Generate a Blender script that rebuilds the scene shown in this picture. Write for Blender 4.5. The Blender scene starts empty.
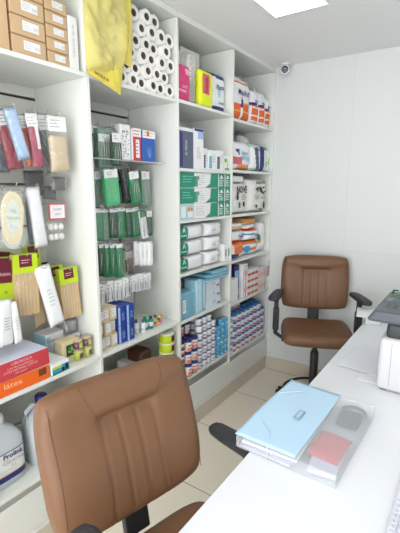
import bpy, bmesh, math, random
from math import pi, sin, cos, sqrt, radians as R
from mathutils import Vector, Matrix, noise
random.seed(7)
SC = bpy.context.scene
COL = SC.collection
# ------------------------------------------------------------------ camera
CAM = Vector((0, 0, 1.6)); FPX = 400.94; PITCH = .1928; YAW = .6046
cd = bpy.data.cameras.new('camera'); co = bpy.data.objects.new('camera', cd); COL.objects.link(co)
cd.sensor_fit = 'HORIZONTAL'; cd.sensor_width = 36; cd.lens = 36 * FPX / 400
cd.clip_start = .02; cd.clip_end = 60
co.location = CAM; co.rotation_euler = (pi / 2 - PITCH, 0, YAW)
SC.camera = co
# ------------------------------------------------------------------ light
w = bpy.data.worlds.new('world'); SC.world = w; w.use_nodes = True
bg = w.node_tree.nodes['Background']; bg.inputs[0].default_value = (.97, .975, 1, 1); bg.inputs[1].default_value = 2.4
SC.view_settings.view_transform = 'Standard'; SC.view_settings.look = 'None'
SC.view_settings.gamma = 1; SC.view_settings.exposure = 0.22
LAMP = 4.6          # emission of the ceiling panels
def area(name, loc, sx, sy, power, rot=(0, 0, 0), col=(1, .99, .96)):
    d = bpy.data.lights.new(name, 'AREA'); d.shape = 'RECTANGLE'; d.size = sx; d.size_y = sy
    d.energy = power; d.color = col
    o = bpy.data.objects.new(name, d); COL.objects.link(o); o.location = loc; o.rotation_euler = rot
    return o
# added fill lamp behind the camera, tilted up to brighten ceiling and shelves
area('shopfront_daylight', (0.2, -1.9, 1.5), 2.8, 2.0, 60, (R(122), 0, 0), (1, .985, 1))

FW = Vector((-sin(YAW) * cos(PITCH), cos(YAW) * cos(PITCH), -sin(PITCH)))
RT = Vector((cos(YAW), sin(YAW), 0)); UP = RT.cross(FW)
def at(u, v, X):
    """where the ray through a point of the photograph meets the vertical plane x = X"""
    d = RT * (u - 200) + UP * (266.5 - v) + FW * FPX
    return CAM + d * ((X - CAM.x) / d.x)
# ------------------------------------------------------------------ materials
MC = {}
def mat(name, col, rough=.5, metal=0., alpha=1., bump=0., bscale=60., var=0., emit=0., trans=0., spec=.5, coat=0.):
    if name in MC: return MC[name]
    m = bpy.data.materials.new(name); m.use_nodes = True; MC[name] = m
    nt = m.node_tree; b = nt.nodes['Principled BSDF']
    b.inputs['Base Color'].default_value = (*col, 1); b.inputs['Roughness'].default_value = rough
    b.inputs['Metallic'].default_value = metal; b.inputs['Alpha'].default_value = alpha
    b.inputs['Transmission Weight'].default_value = trans; b.inputs['Specular IOR Level'].default_value = spec
    b.inputs['Coat Weight'].default_value = coat
    if emit:
        b.inputs['Emission Color'].default_value = (*col, 1); b.inputs['Emission Strength'].default_value = emit
    if bump or var:
        tc = nt.nodes.new('ShaderNodeTexCoord'); n = nt.nodes.new('ShaderNodeTexNoise')
        n.inputs['Scale'].default_value = bscale; n.inputs['Detail'].default_value = 4
        nt.links.new(tc.outputs['Object'], n.inputs['Vector'])
        if bump:
            bp = nt.nodes.new('ShaderNodeBump'); bp.inputs['Strength'].default_value = bump; bp.inputs['Distance'].default_value = .002
            nt.links.new(n.outputs['Fac'], bp.inputs['Height']); nt.links.new(bp.outputs[0], b.inputs['Normal'])
        if var:
            mx = nt.nodes.new('ShaderNodeMix'); mx.data_type = 'RGBA'
            mx.inputs[6].default_value = (*[c * (1 - var) for c in col], 1); mx.inputs[7].default_value = (*[min(1, c * (1 + var)) for c in col], 1)
            nt.links.new(n.outputs['Fac'], mx.inputs[0]); nt.links.new(mx.outputs[2], b.inputs['Base Color'])
    return m
def srgb(r, g, b):
    f = lambda c: (c / 255 / 12.92) if c / 255 <= .04045 else ((c / 255 + .055) / 1.055) ** 2.4
    return (f(r), f(g), f(b))
wallM = mat('wall_paint', srgb(217, 221, 220), .7, bump=.05, bscale=150)
ceilM = mat('ceiling_paint', srgb(236, 237, 237), .8)
lamM = mat('white_laminate', srgb(226, 229, 223), .35)
lamB = mat('white_back_laminate', srgb(218, 219, 212), .45)
deskM = mat('desk_laminate', srgb(229, 232, 236), .25, spec=.5)
alu = mat('aluminium', (.55, .56, .56), .35, 1)
darkM = mat('dark_recess', (.02, .018, .016), .7)
skirtM = mat('tile_skirting', srgb(206, 198, 180), .3, var=.06, bscale=3)
black = mat('black_plastic', (.018, .019, .021), .42)
blackS = mat('black_satin', (.03, .03, .034), .5, bump=.2, bscale=400)
leather = mat('tan_leatherette', srgb(114, 81, 56), .42, bump=.35, bscale=420, var=.05, spec=.4)
seamM = mat('stitching', srgb(98, 66, 46), .7)
def film_mat(name, op, haze, scale, strength=1.):
    """crinkled clear polythene: see-through with bright glossy wrinkles and a slight milky haze"""
    m = bpy.data.materials.new(name); m.use_nodes = True; nt = m.node_tree; nt.nodes.clear()
    N = nt.nodes.new; out = N('ShaderNodeOutputMaterial'); tr = N('ShaderNodeBsdfTransparent'); gl = N('ShaderNodeBsdfGlossy'); df = N('ShaderNodeBsdfDiffuse')
    gl.inputs['Roughness'].default_value = .16; gl.inputs['Color'].default_value = (1, 1, 1, 1); df.inputs['Color'].default_value = (.85, .87, .88, 1)
    tc = N('ShaderNodeTexCoord'); ns = N('ShaderNodeTexNoise'); ns.inputs['Scale'].default_value = scale; ns.inputs['Detail'].default_value = 3; ns.inputs['Distortion'].default_value = 1.2
    bp = N('ShaderNodeBump'); bp.inputs['Strength'].default_value = strength; bp.inputs['Distance'].default_value = .012
    nt.links.new(tc.outputs['Object'], ns.inputs['Vector']); nt.links.new(ns.outputs['Fac'], bp.inputs['Height']); nt.links.new(bp.outputs[0], gl.inputs['Normal'])
    m1 = N('ShaderNodeMixShader'); m2 = N('ShaderNodeMixShader'); m1.inputs[0].default_value = haze; m2.inputs[0].default_value = op
    nt.links.new(tr.outputs[0], m1.inputs[1]); nt.links.new(df.outputs[0], m1.inputs[2])
    nt.links.new(m1.outputs[0], m2.inputs[1]); nt.links.new(gl.outputs[0], m2.inputs[2]); nt.links.new(m2.outputs[0], out.inputs['Surface'])
    return m
film = film_mat('clear_film', .12, .03, 36, 1.3)
filmT = film_mat('clear_film_thick', .2, .16, 18, .7)
white = mat('white_card', srgb(235, 236, 236), .5)
whiteP = mat('white_plastic', srgb(232, 234, 236), .3)
paper = mat('paper', srgb(238, 240, 244), .8)
greyT = mat('grey_ink', srgb(158, 160, 166), .7)
inkM = mat('black_ink', srgb(30, 30, 34), .6)
C = dict(
 kraft=(196, 166, 128), kraft2=(180, 150, 112), pink=(208, 60, 120), crimson=(156, 16, 50), lblue=(160, 190, 224), orange=(226, 106, 44), magenta=(160, 14, 66),
 grey=(110, 114, 120), beige=(198, 178, 144), lime=(188, 212, 36), maroon=(104, 22, 44), red=(200, 52, 60), redb=(196, 66, 74), oran=(232, 104, 34),
 navy=(38, 40, 110), blue=(38, 92, 178), dblue=(34, 60, 150), sky=(60, 150, 200), green=(26, 128, 78), dgreen=(14, 74, 46), bgreen=(66, 182, 116), teal=(18, 140, 112),
 ltblue=(164, 208, 224), ltblue2=(122, 176, 198), cream=(232, 222, 186), yellow=(232, 224, 40), purple=(84, 24, 78), brown=(70, 36, 26), orangeT=(224, 118, 58), label=(226, 228, 230),
 cyan=(60, 160, 190), dgrey=(54, 56, 60), lgreen=(120, 190, 60), steel=(150, 152, 156), ggreen=(120, 150, 130), wood=(206, 176, 128), slate=(92, 100, 120), peach=(224, 176, 140), rose=(206, 96, 110))
def cm(k, rough=.42): return mat('colour_' + k, srgb(*C[k]), rough, bump=.0)
# ------------------------------------------------------------------ mesh helpers
def finish(name, bm, mats, parent=None, smooth=False, loc=None, rot=None):
    me = bpy.data.meshes.new(name); bm.normal_update(); bm.to_mesh(me); bm.free()
    for m in (mats if isinstance(mats, (list, tuple)) else [mats]): me.materials.append(m)
    if smooth:
        for p in me.polygons: p.use_smooth = True
    o = bpy.data.objects.new(name, me); COL.objects.link(o)
    if parent: o.parent = parent
    if loc is not None: o.location = loc
    if rot is not None: o.rotation_euler = rot
    return o
def tag(o, label=None, cat=None, group=None, kind=None):
    if label: o['label'] = label
    if cat: o['category'] = cat
    if group: o['group'] = group
    if kind: o['kind'] = kind
    return o
FRONT = pi / 2       # local x runs along +Y of the room, local -y looks out of the shelves
def thing(name, label, cat, loc, rz=FRONT, group=None, rx=0, ry=0):
    o = bpy.data.objects.new(name, None); COL.objects.link(o); o.empty_display_size = .05
    o.location = loc; o.rotation_euler = (rx, ry, rz)
    return tag(o, label, cat, group)
def dup(root, loc, label=None, group=None, rz=None, scale=None):
    def cp(o, p):
        c = o.copy(); COL.objects.link(c)
        if p: c.parent = p
        for ch in kids.get(o.name, []): cp(ch, c)
        return c
    kids = {}
    for ch in root.children_recursive: kids.setdefault(ch.parent.name, []).append(ch)
    c = cp(root, None); c.location = loc
    if rz is not None: c.rotation_euler[2] = rz
    if label: c['label'] = label
    if group: c['group'] = group
    if scale: c.scale = scale
    return c
def box(bm, x0, x1, y0, y1, z0, z1, bev=0., seg=1, mi=0):
    r = bmesh.ops.create_cube(bm, size=1)
    for v in r['verts']:
        v.co = Vector((x0 + (v.co.x + .5) * (x1 - x0), y0 + (v.co.y + .5) * (y1 - y0), z0 + (v.co.z + .5) * (z1 - z0)))
    fs = set(f for v in r['verts'] for f in v.link_faces)
    for f in fs: f.material_index = mi
    if bev > 0:
        es = list(set(e for v in r['verts'] for e in v.link_edges))
        g = bmesh.ops.bevel(bm, geom=es, offset=bev, segments=seg, profile=.5, affect='EDGES', clamp_overlap=True)
        for f in g['faces']: f.material_index = mi
def BX(*a, **k):
    bm = bmesh.new(); box(bm, *a, **k); return bm
def lathe(bm, prof, n=20, cx=0, cy=0, cz=0, axis='z', mi=0, mfn=None):
    rings = []
    for (r, z) in prof:
        ring = []
        for i in range(n):
            a = 2 * pi * i / n
            p = (r * cos(a), r * sin(a), z)
            if axis == 'y': p = (p[0], p[2], p[1])
            if axis == 'x': p = (p[2], p[0], p[1])
            ring.append(bm.verts.new((p[0] + cx, p[1] + cy, p[2] + cz)))
        rings.append(ring)
    for k in range(len(rings) - 1):
        for i in range(n):
            f = bm.faces.new((rings[k][i], rings[k][(i + 1) % n], rings[k + 1][(i + 1) % n], rings[k + 1][i]))
            f.material_index = mfn(k) if mfn else mi; f.smooth = True
    for ring, kk in ((rings[0], 0), (rings[-1], len(rings) - 2)):
        f = bm.faces.new(ring if ring is rings[-1] else ring[::-1]); f.material_index = mfn(kk) if mfn else mi
def tube(bm, pts, r, n=8, mi=0):
    pts = [Vector(p) for p in pts]; rings = []
    for i, p in enumerate(pts):
        t = (pts[min(i + 1, len(pts) - 1)] - pts[max(i - 1, 0)]).normalized()
        a = t.orthogonal() if abs(t.z) > .95 else t.cross(Vector((0, 0, 1)))
        a.normalize(); b = t.cross(a)
        rr = r[i] if isinstance(r, (list, tuple)) else r
        rings.append([bm.verts.new(p + a * (rr * cos(2 * pi * k / n)) + b * (rr * sin(2 * pi * k / n))) for k in range(n)])
    for q in range(len(rings) - 1):
        for k in range(n):
            f = bm.faces.new((rings[q][k], rings[q][(k + 1) % n], rings[q + 1][(k + 1) % n], rings[q + 1][k])); f.smooth = True; f.material_index = mi
    bm.faces.new(rings[0][::-1]).material_index = mi; bm.faces.new(rings[-1]).material_index = mi
def ncomb(v, s=0): return noise.noise(Vector(v) + Vector((s * 3.7, s * 1.3, s * 5.1)))
def pillow(w_, h_, d_, nx=14, nz=18, mfn=None, seed=0, crumple=.006, seal=0., e1=.45, taper=0., sag=0.):
    """soft bag standing in local xz, thickness along y, base at z = 0; mfn(s, t) picks the printed colour of the front"""
    bm = bmesh.new(); F = []; B = []
    for j in range(nz + 1):
        t = j / nz; rf = []; rb = []
        for i in range(nx + 1):
            s = i / nx
            ex = max(0., 1 - abs(2 * s - 1) ** 3.5) ** e1
            tt = min(1, max(0, (t) / (1 - seal) if seal else t))
            ez = max(0., 1 - abs(2 * tt - 1) ** 5) ** e1 if tt < 1 else 0
            wd = w_ * (1 - taper * t ** 2) * (1 - .05 * (1 - (2 * t - 1) ** 2) ** 2 * (1 if d_ > .02 else 0))
            x = (s - .5) * wd; z = t * h_
            th = d_ / 2 * ex * ez
            n1 = ncomb((x * 18, z * 18, 0), seed) * crumple; n2 = ncomb((x * 18, z * 18, 7), seed) * crumple
            zx = ncomb((x * 9, z * 9, 3), seed) * crumple * .6
            edge = i in (0, nx) or j in (0, nz)
            vf = bm.verts.new((x, -th - (0 if edge else abs(n1)), z + zx - sag * ex * (1 - t)))
            rf.append(vf)
            rb.append(vf if edge else bm.verts.new((x, th + abs(n2), z + zx)))
        F.append(rf); B.append(rb)
    for j in range(nz):
        for i in range(nx):
            f = bm.faces.new((F[j][i], F[j][i + 1], F[j + 1][i + 1], F[j + 1][i])); f.smooth = True
            if mfn: f.material_index = mfn((i + .5) / nx, (j + .5) / nz)
            q = []
            for v in (B[j][i], B[j + 1][i], B[j + 1][i + 1], B[j][i + 1]):
                if v not in q: q.append(v)
            if len(set(q) - set((F[j][i], F[j][i + 1], F[j + 1][i + 1], F[j + 1][i]))) > 0:
                try:
                    f = bm.faces.new(q); f.smooth = True
                    if mfn: f.material_index = mfn((i + .5) / nx, (j + .5) / nz)
                except ValueError: pass
    return bm
def text(parent, s, size, loc, m, name='printed_text', rot=(pi / 2, 0, 0), sx=1., bold=0., align='CENTER'):
    cu = bpy.data.curves.new(name, 'FONT'); cu.body = s; cu.size = size; cu.align_x = align; cu.align_y = 'CENTER'
    cu.resolution_u = 2; cu.offset = bold
    o = bpy.data.objects.new(name, cu); me = bpy.data.meshes.new_from_object(o)
    bpy.data.objects.remove(o); bpy.data.curves.remove(cu)
    me.transform(Matrix.Diagonal((sx, 1, 1, 1))); me.materials.clear(); me.materials.append(m)
    o = bpy.data.objects.new(name, me); COL.objects.link(o); o.parent = parent; o.location = loc; o.rotation_euler = rot
    return o
def lines(bm, x0, x1, z0, z1, n, y, seed=0, thick=.3, mi=0):
    """rows of fine print too small to read, as thin printed strips on a face at depth y"""
    rnd = random.Random(seed); dz = (z1 - z0) / n
    for k in range(n):
        z = z1 - (k + .5) * dz; x = x0; e = x0 + (x1 - x0) * rnd.uniform(.6, 1)
        while x < e - .002:
            l = min(rnd.uniform(.12, .35) * (x1 - x0), e - x)
            quad(bm, x, x + l, z - dz * thick / 2, z + dz * thick / 2, y, mi); x += l + .05 * (x1 - x0)
def quad(bm, x0, x1, z0, z1, y, mi=0):
    f = bm.faces.new([bm.verts.new(p) for p in ((x0, y, z0), (x1, y, z0), (x1, y, z1), (x0, y, z1))]); f.material_index = mi
def quadx(bm, y0, y1, z0, z1, x, mi=0):
    f = bm.faces.new([bm.verts.new(p) for p in ((x, y1, z0), (x, y0, z0), (x, y0, z1), (x, y1, z1))]); f.material_index = mi
def struct(name, bm, m, smooth=False): return tag(finish(name, bm, m, None, smooth), kind='structure')

# ================================================================== the room
Y0, YB, XL, XR, ZC = -1.95, 3.155, -1.86, 1.5, 2.534
def tile_mat():
    m = bpy.data.materials.new('beige_floor_tiles'); m.use_nodes = True; nt = m.node_tree; b = nt.nodes['Principled BSDF']
    tc = nt.nodes.new('ShaderNodeTexCoord'); mp = nt.nodes.new('ShaderNodeMapping')
    mp.inputs['Location'].default_value = (.93 / .525, -2.083 / .525, 0); mp.inputs['Scale'].default_value = (1 / .525,) * 3
    br = nt.nodes.new('ShaderNodeTexBrick'); br.offset = 0; br.inputs['Scale'].default_value = 1
    br.inputs['Brick Width'].default_value = 1; br.inputs['Row Height'].default_value = 1; br.inputs['Mortar Size'].default_value = .0045
    br.inputs['Mortar Smooth'].default_value = .1
    br.inputs['Color1'].default_value = (*srgb(238, 229, 210), 1); br.inputs['Color2'].default_value = (*srgb(233, 224, 206), 1)
    br.inputs['Mortar'].default_value = (*srgb(120, 108, 94), 1)
    nt.links.new(tc.outputs['Object'], mp.inputs[0]); nt.links.new(mp.outputs[0], br.inputs['Vector'])
    ns = nt.nodes.new('ShaderNodeTexNoise'); ns.inputs['Scale'].default_value = 2.2; ns.inputs['Detail'].default_value = 6
    nt.links.new(tc.outputs['Object'], ns.inputs['Vector'])
    mx = nt.nodes.new('ShaderNodeMix'); mx.data_type = 'RGBA'; mx.blend_type = 'MULTIPLY'; mx.inputs[0].default_value = .10
    nt.links.new(br.outputs['Color'], mx.inputs[6]); nt.links.new(ns.outputs['Color'], mx.inputs[7])
    mx2 = nt.nodes.new('ShaderNodeHueSaturation'); mx2.inputs['Saturation'].default_value = .95
    nt.links.new(mx.outputs[2], mx2.inputs['Color']); nt.links.new(mx2.outputs[0], b.inputs['Base Color'])
    b.inputs['Roughness'].default_value = .22; return m
struct('floor', BX(XL, XR, Y0, YB, -.05, 0), tile_mat())
struct('ceiling', BX(XL, XR, Y0, YB, ZC, ZC + .05), ceilM)
struct('wall_left', BX(XL - .06, XL, Y0, YB, 0, ZC), wallM)
struct('wall_right', BX(XR, XR + .06, Y0, YB, 0, ZC), wallM)
struct('wall_back', BX(XL - .06, XR + .06, YB, YB + .06, -.05, ZC + .05), wallM)
bm = bmesh.new(); box(bm, -.832, .6, YB - .004, YB, 1.125, ZC - .001, .0015)
struct('trim_1', bm, wallM)
bm = bmesh.new(); box(bm, -1.435, XR, YB - .012, YB, 0, .112, .002)
for k in range(6): box(bm, -1.0 + k * .525, -.9975 + k * .525, YB - .0125, YB, 0, .1122, 0, 1, 1)
struct('baseboard_back', bm, [skirtM, mat('grout', srgb(120, 108, 94), .8)])

# ================================================================== ceiling lamp
lampE = mat('lamp_diffuser', (1, .99, .97), .5, emit=LAMP)
t = thing('ceiling_light', 'square glowing white panel light set in the ceiling', 'ceiling light', (-.897, 2.05, ZC), 0)
def panel(t, wx, wy):
    bm = bmesh.new(); f = .012
    for a in ((-wx, wx, -wy, -wy + f), (-wx, wx, wy - f, wy), (-wx, -wx + f, -wy + f, wy - f), (wx - f, wx, -wy + f, wy - f)): box(bm, *a, -.010, -.001)
    finish('frame', bm, whiteP, t)
    finish('diffuser', BX(-wx + f, wx - f, -wy + f, wy - f, -.008, -.001), lampE, t)
panel(t, .155, .2)
# unseen copies of the panel, added to light the rest of the room
for k, (x, y) in enumerate([(-.897, .75), (-.897, -.55), (.55, .75), (.55, 2.05), (.55, -.55)]):
    dup(t, (x, y, ZC), ['square glowing panel light over the near office chair', 'square glowing panel light nearest the shop front, shelf side', 'square glowing panel light above the middle of the desk',
                        'square glowing panel light above the printer end of the desk', 'square glowing panel light nearest the shop front, desk side'][k])
# camera dome
t = thing('security_camera', 'small white security camera with a black lens under the ceiling corner', 'security camera', (-1.335, 3.07, ZC), 0)
bm = bmesh.new(); lathe(bm, [(.03, -.001), (.034, -.004), (.034, -.012), (.024, -.016)], 24); finish('mount', bm, whiteP, t, True)
h = finish('housing', (lambda b: (lathe(b, [(.002, .045), (.02, .044), (.030, .034), (.034, .02), (.034, -.02), (.031, -.032), (.027, -.034)], 28, axis='y'), b)[1])(bmesh.new()), whiteP, t, True, (0, 0, -.05), (R(8), 0, R(22)))
b = bmesh.new(); lathe(b, [(.025, -.034), (.025, -.0365), (.018, -.038), (.012, -.0375)], 24, axis='y'); finish('lens', b, mat('lens_glass', (.01, .01, .012), .08), h, True)

# ================================================================== shelving
XF, XBK = -1.445, -1.82
D0, D1, D2, D3, D4 = .62, 1.243, 1.877, 2.487, 3.145
TH = .018
def board(parent, name, y0, y1, x0, x1, z0, z1, m=None):
    return finish(name, BX(x0, x1, y0, y1, z0, z1, bev=.0012), m or lamM, parent)
def price_rail(parent, y0, y1, z):
    return finish('edge_strip', BX(XF, XF + .0012, y0, y1, z - TH + .001, z - .001), whiteP, parent)
u = thing('slatwall_shelving_unit', 'white shelving with grooved slatwall back panels, nearer half of the shelf wall', 'shelving unit', (0, 0, 0), 0)
board(u, 'divider', D0 - .009, D0 + .009, XBK, XF, 0.115, 2.50); board(u, 'divider', D1 - .009, D1 + .009, XBK, XF, 0.115, 2.50)
for a, b_ in ((D0, D1), (D1, D2)):
    y0, y1 = a + .0092, b_ - .0098
    ye = y1 + (.008 if b_ == D1 else 0)
    for z in ((2.085, .795, .37) if a == D0 else (2.085, .795, .37)): board(u, 'shelf', y0, y1, XBK, XF, z - TH, z)
    bp = bmesh.new(); dk = bmesh.new(); z = .115
    zz = [2.018 - .2 * k for k in range(10)]; zz = [q for q in zz if q > .2][::-1]; lo = .115
    for q in zz + [2.52]:
        hi = min(q - .006, 2.50); box(bp, XBK - .02, XBK, y0 - .008, ye, lo, hi, .0015); lo = q + .006
    box(dk, XBK - .024, XBK - .020, y0 - .008, ye, .115, 2.50)
    p = finish('back_panel', bp, lamB, u); finish('groove', dk, mat('groove_dark', (.05, .045, .04), .6), p)
    board(u, 'base_panel', y0 - .009, ye, XF - .016, XF - .002, .135, .315)
    finish('pull_profile', BX(XF - .03, XF - .012, y0 - .009, ye, .316, .352), alu, u)
    board(u, 'bottom_board', y0, y1, XBK, XF, .115, .133)
board(u, 'top_panel', D0, D2 - .0098, XBK, XF + .003, 2.502, ZC - .002)
finish('plinth', BX(XBK, XF - .004, D0, D2 - .0098, 0, .113, bev=.001), skirtM, u)

u2 = thing('shelf_unit', 'white open shelf unit of two bays reaching the back corner', 'shelving unit', (0, 0, 0), 0)
for d in (D2, D3, D4 - .0): board(u2, 'divider', d - .009, d + .009, XBK, XF, .115, 2.50)
for a, b_, zs in ((D2, D3, (2.09, 1.715, 1.412, 1.085, .784, .385)), (D3, D4, (2.07, 1.728, 1.412, 1.075, .75, .345))):
    y0, y1 = a + .0092, b_ - .0092
    for z in zs: board(u2, 'shelf', y0, y1, XBK, XF, z - TH, z)
    board(u2, 'back_panel', y0 - .008, y1 + .008, XBK - .02, XBK - .001, .115, 2.50, lamB)
    board(u2, 'base_panel', y0 - .0085, y1 + .0085, XF - .016, XF - .002, .135, .305 if a == D2 else .285)
    finish('pull_profile', BX(XF - .03, XF - .012, y0 - .0085, y1 + .0085, .306 if a == D2 else .286, (.366 if a == D2 else .326)), alu, u2)
    board(u2, 'bottom_board', y0, y1, XBK, XF, .115, .133)
board(u2, 'top_panel', D2 - .009, D4 + .009, XBK, XF + .003, 2.502, ZC - .002)
finish('plinth', BX(XBK, XF - .004, D2 - .009, D4, 0, .113, bev=.001), skirtM, u2)
# price ticket hanging from the end of the fifth shelf, by the corner
t = thing('price_ticket', 'pink and white price ticket hooked on the shelf edge by the back corner', 'price ticket', (XF + .008, 3.105, .86), FRONT)
bm = bmesh.new(); box(bm, -.02, .02, -.001, .001, 0, .13, 0, 1, 0); finish('card', bm, mat('ticket_pink', srgb(206, 150, 150), .5), t)
bm = bmesh.new(); box(bm, -.021, .021, -.002, -.001, .09, .13); finish('header', bm, white, t)

# ================================================================== boxes and packs
def carton(name, label, cat, X, y0, y1, z0, z1, depth, m, group=None, rz=0., bev=.002, side=None, lid=None):
    """box with its front on x = X; local frame: x along the shelf, y into it"""
    t = thing(name, label, cat, (X, (y0 + y1) / 2, z0), FRONT + rz, group); hw = (y1 - y0) / 2; h = z1 - z0
    bm = BX(-hw, hw, 0, depth, .0006, h, bev=bev); mats = [m]
    if side:
        mats.append(side); bm.normal_update()
        for f in bm.faces:
            if abs(f.normal.x) > .9: f.material_index = 1
    finish('carton', bm, mats, t)
    t['w'] = hw; t['h'] = h
    return t, hw, h
def sticker(t, x0, x1, z0, z1, m, name='printed_label', ink=None, n=3, seed=0, y=-.0008, barcode=False):
    bm = bmesh.new(); quad(bm, x0, x1, z0, z1, y, 0); mats = [m]
    if ink:
        mats.append(ink); xe = x0 + (x1 - x0) * (.6 if barcode else .94)
        lines(bm, x0 + (x1 - x0) * .06, xe, z0 + (z1 - z0) * .12, z1 - (z1 - z0) * .12, n, y - .0004, seed, mi=1)
        if barcode:
            k = 0; bx = x0 + (x1 - x0) * .66
            while bx < x1 - .003:
                quad(bm, bx, bx + .0014, z0 + (z1 - z0) * .2, z0 + (z1 - z0) * .6, y - .0004, 1); bx += .0024 + .001 * (k % 2); k += 1
    return finish(name, bm, mats, t)
kraft = mat('kraft_cardboard', srgb(*C['kraft']), .75, var=.05, bscale=14); lab = cm('label')
ltgrey = mat('faint_ink', srgb(188, 190, 196), .7)
def kraftbox(y0, y1, z0, z1, label, group, first=None):
    t, hw, h = carton('cardboard_box', label, 'box', -1.46, y0, y1, z0, z1, .3, kraft, group)
    sticker(t, -hw * .35, hw * .62, h * .3, h * .8, lab, ink=ltgrey, n=3, seed=int(z0 * 100), barcode=True)
    bm = bmesh.new(); quad(bm, -hw, hw, h - .0035, h - .0025, -.0006); finish('flap_seam', bm, mat('kraft_shadow', srgb(120, 96, 70), .8), t)  # flap seam as a thin darker brown line just under the top edge
carton('cardboard_box', 'tall plain kraft cardboard box at the left end of the top shelf', 'box', -1.46, .70, .905, 2.087, 2.40, .3, kraft)
for k, s in enumerate(('bottom of the stack on the top shelf', 'second from the bottom of the stack', 'third from the bottom of the stack', 'topmost of the stack')):
    kraftbox(.915, 1.056, 2.087 + .0675 * k, 2.153 + .0675 * k, 'large kraft cardboard box with white label, ' + s, 'large labelled kraft boxes')
for k, s in enumerate(('bottom', 'second from bottom', 'third from bottom', 'fourth from bottom', 'topmost')):
    kraftbox(1.063, 1.163, 2.087 + .0485 * k, 2.134 + .0485 * k, 'small kraft box with white label beside the white box, %s of its stack' % s, 'small labelled kraft boxes')
t, hw, h = carton('white_box', 'slim tall white box standing right of the kraft boxes', 'box', -1.46, 1.168, 1.214, 2.087, 2.292, .3, white)
text(t, 'CURATIVOS 100 UN', .014, (0, -.001, .11), greyT, rot=(pi / 2, -pi / 2, 0))

# ---- paper rolls seen end-on
rollM = mat('roll_paper', srgb(236, 236, 233), .85, bump=.15, bscale=90); coreM = mat('roll_core', srgb(120, 104, 92), .8)
def roll0(loc, label):
    t = thing('paper_roll', label, 'paper roll', loc, FRONT, 'white paper rolls piled on the top shelf')
    R0, r0, L = .0358, .0175, .30
    bm = bmesh.new(); n = 28
    prof = [(r0, 0.001), (R0 - .002, 0), (R0, .002), (R0, L - .002), (R0 - .002, L), (r0, L), (r0, .001)]
    rings = []
    for (r, y) in prof[:-1]: rings.append([bm.verts.new((r * cos(2 * pi * i / n), y, r * sin(2 * pi * i / n))) for i in range(n)])
    for k in range(len(rings)):
        a, b = rings[k], rings[(k + 1) % len(rings)]
        for i in range(n): f = bm.faces.new((a[i], a[(i + 1) % n], b[(i + 1) % n], b[i])); f.smooth = k in (1, 2, 3)
    bmesh.ops.recalc_face_normals(bm, faces=bm.faces)
    finish('paper', bm, rollM, t)
    bm = bmesh.new(); rings = []
    for (r, y) in [(r0 - .0002, .0005), (r0 - .002, .0005), (r0 - .002, L - .001), (r0 - .0002, L - .001)]: rings.append([bm.verts.new((r * cos(2 * pi * i / n), y, r * sin(2 * pi * i / n))) for i in range(n)])
    for k in range(4):
        a, b = rings[k], rings[(k + 1) % 4]
        for i in range(n): bm.faces.new((a[i], a[(i + 1) % n], b[(i + 1) % n], b[i]))
    bmesh.ops.recalc_face_normals(bm, faces=bm.faces)
    finish('core', bm, coreM, t)
    return t
rolls = []
for k in range(6):
    z = 2.1212 + .0627 * k
    for i in range(6 if k % 2 == 0 else 5):
        y = 1.470 + .0722 * i + (.0361 if k % 2 else 0)
        if k == 5 and i in (0, 4): continue
        if k == 4 and i == 0: continue
        rolls.append((y, z))
rl0 = None
rows_ = {2.121: 'bottom row', 2.184: 'second row', 2.247: 'third row', 2.309: 'fourth row', 2.372: 'fifth row', 2.435: 'top row'}
def rowname(z):
    k = min(rows_, key=lambda q: abs(q - z)); return rows_[k]
byrow = {}
for (y, z) in sorted(rolls): byrow.setdefault(rowname(z), []).append((y, z))
ordn = ['leftmost', 'second from the left', 'third from the left', 'fourth from the left', 'fifth from the left', 'rightmost']
for rn, lst in byrow.items():
    for i, (y, z) in enumerate(lst):
        lb = 'white paper roll end-on, %s in the %s of the pile' % (ordn[i] if i < len(lst) - 1 or len(lst) == 1 else 'rightmost', rn)
        loc = (-1.455 - random.uniform(0, .03), y, z)
        if rl0 is None: rl0 = roll0(loc, lb)
        else: dup(rl0, loc, lb)

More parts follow.
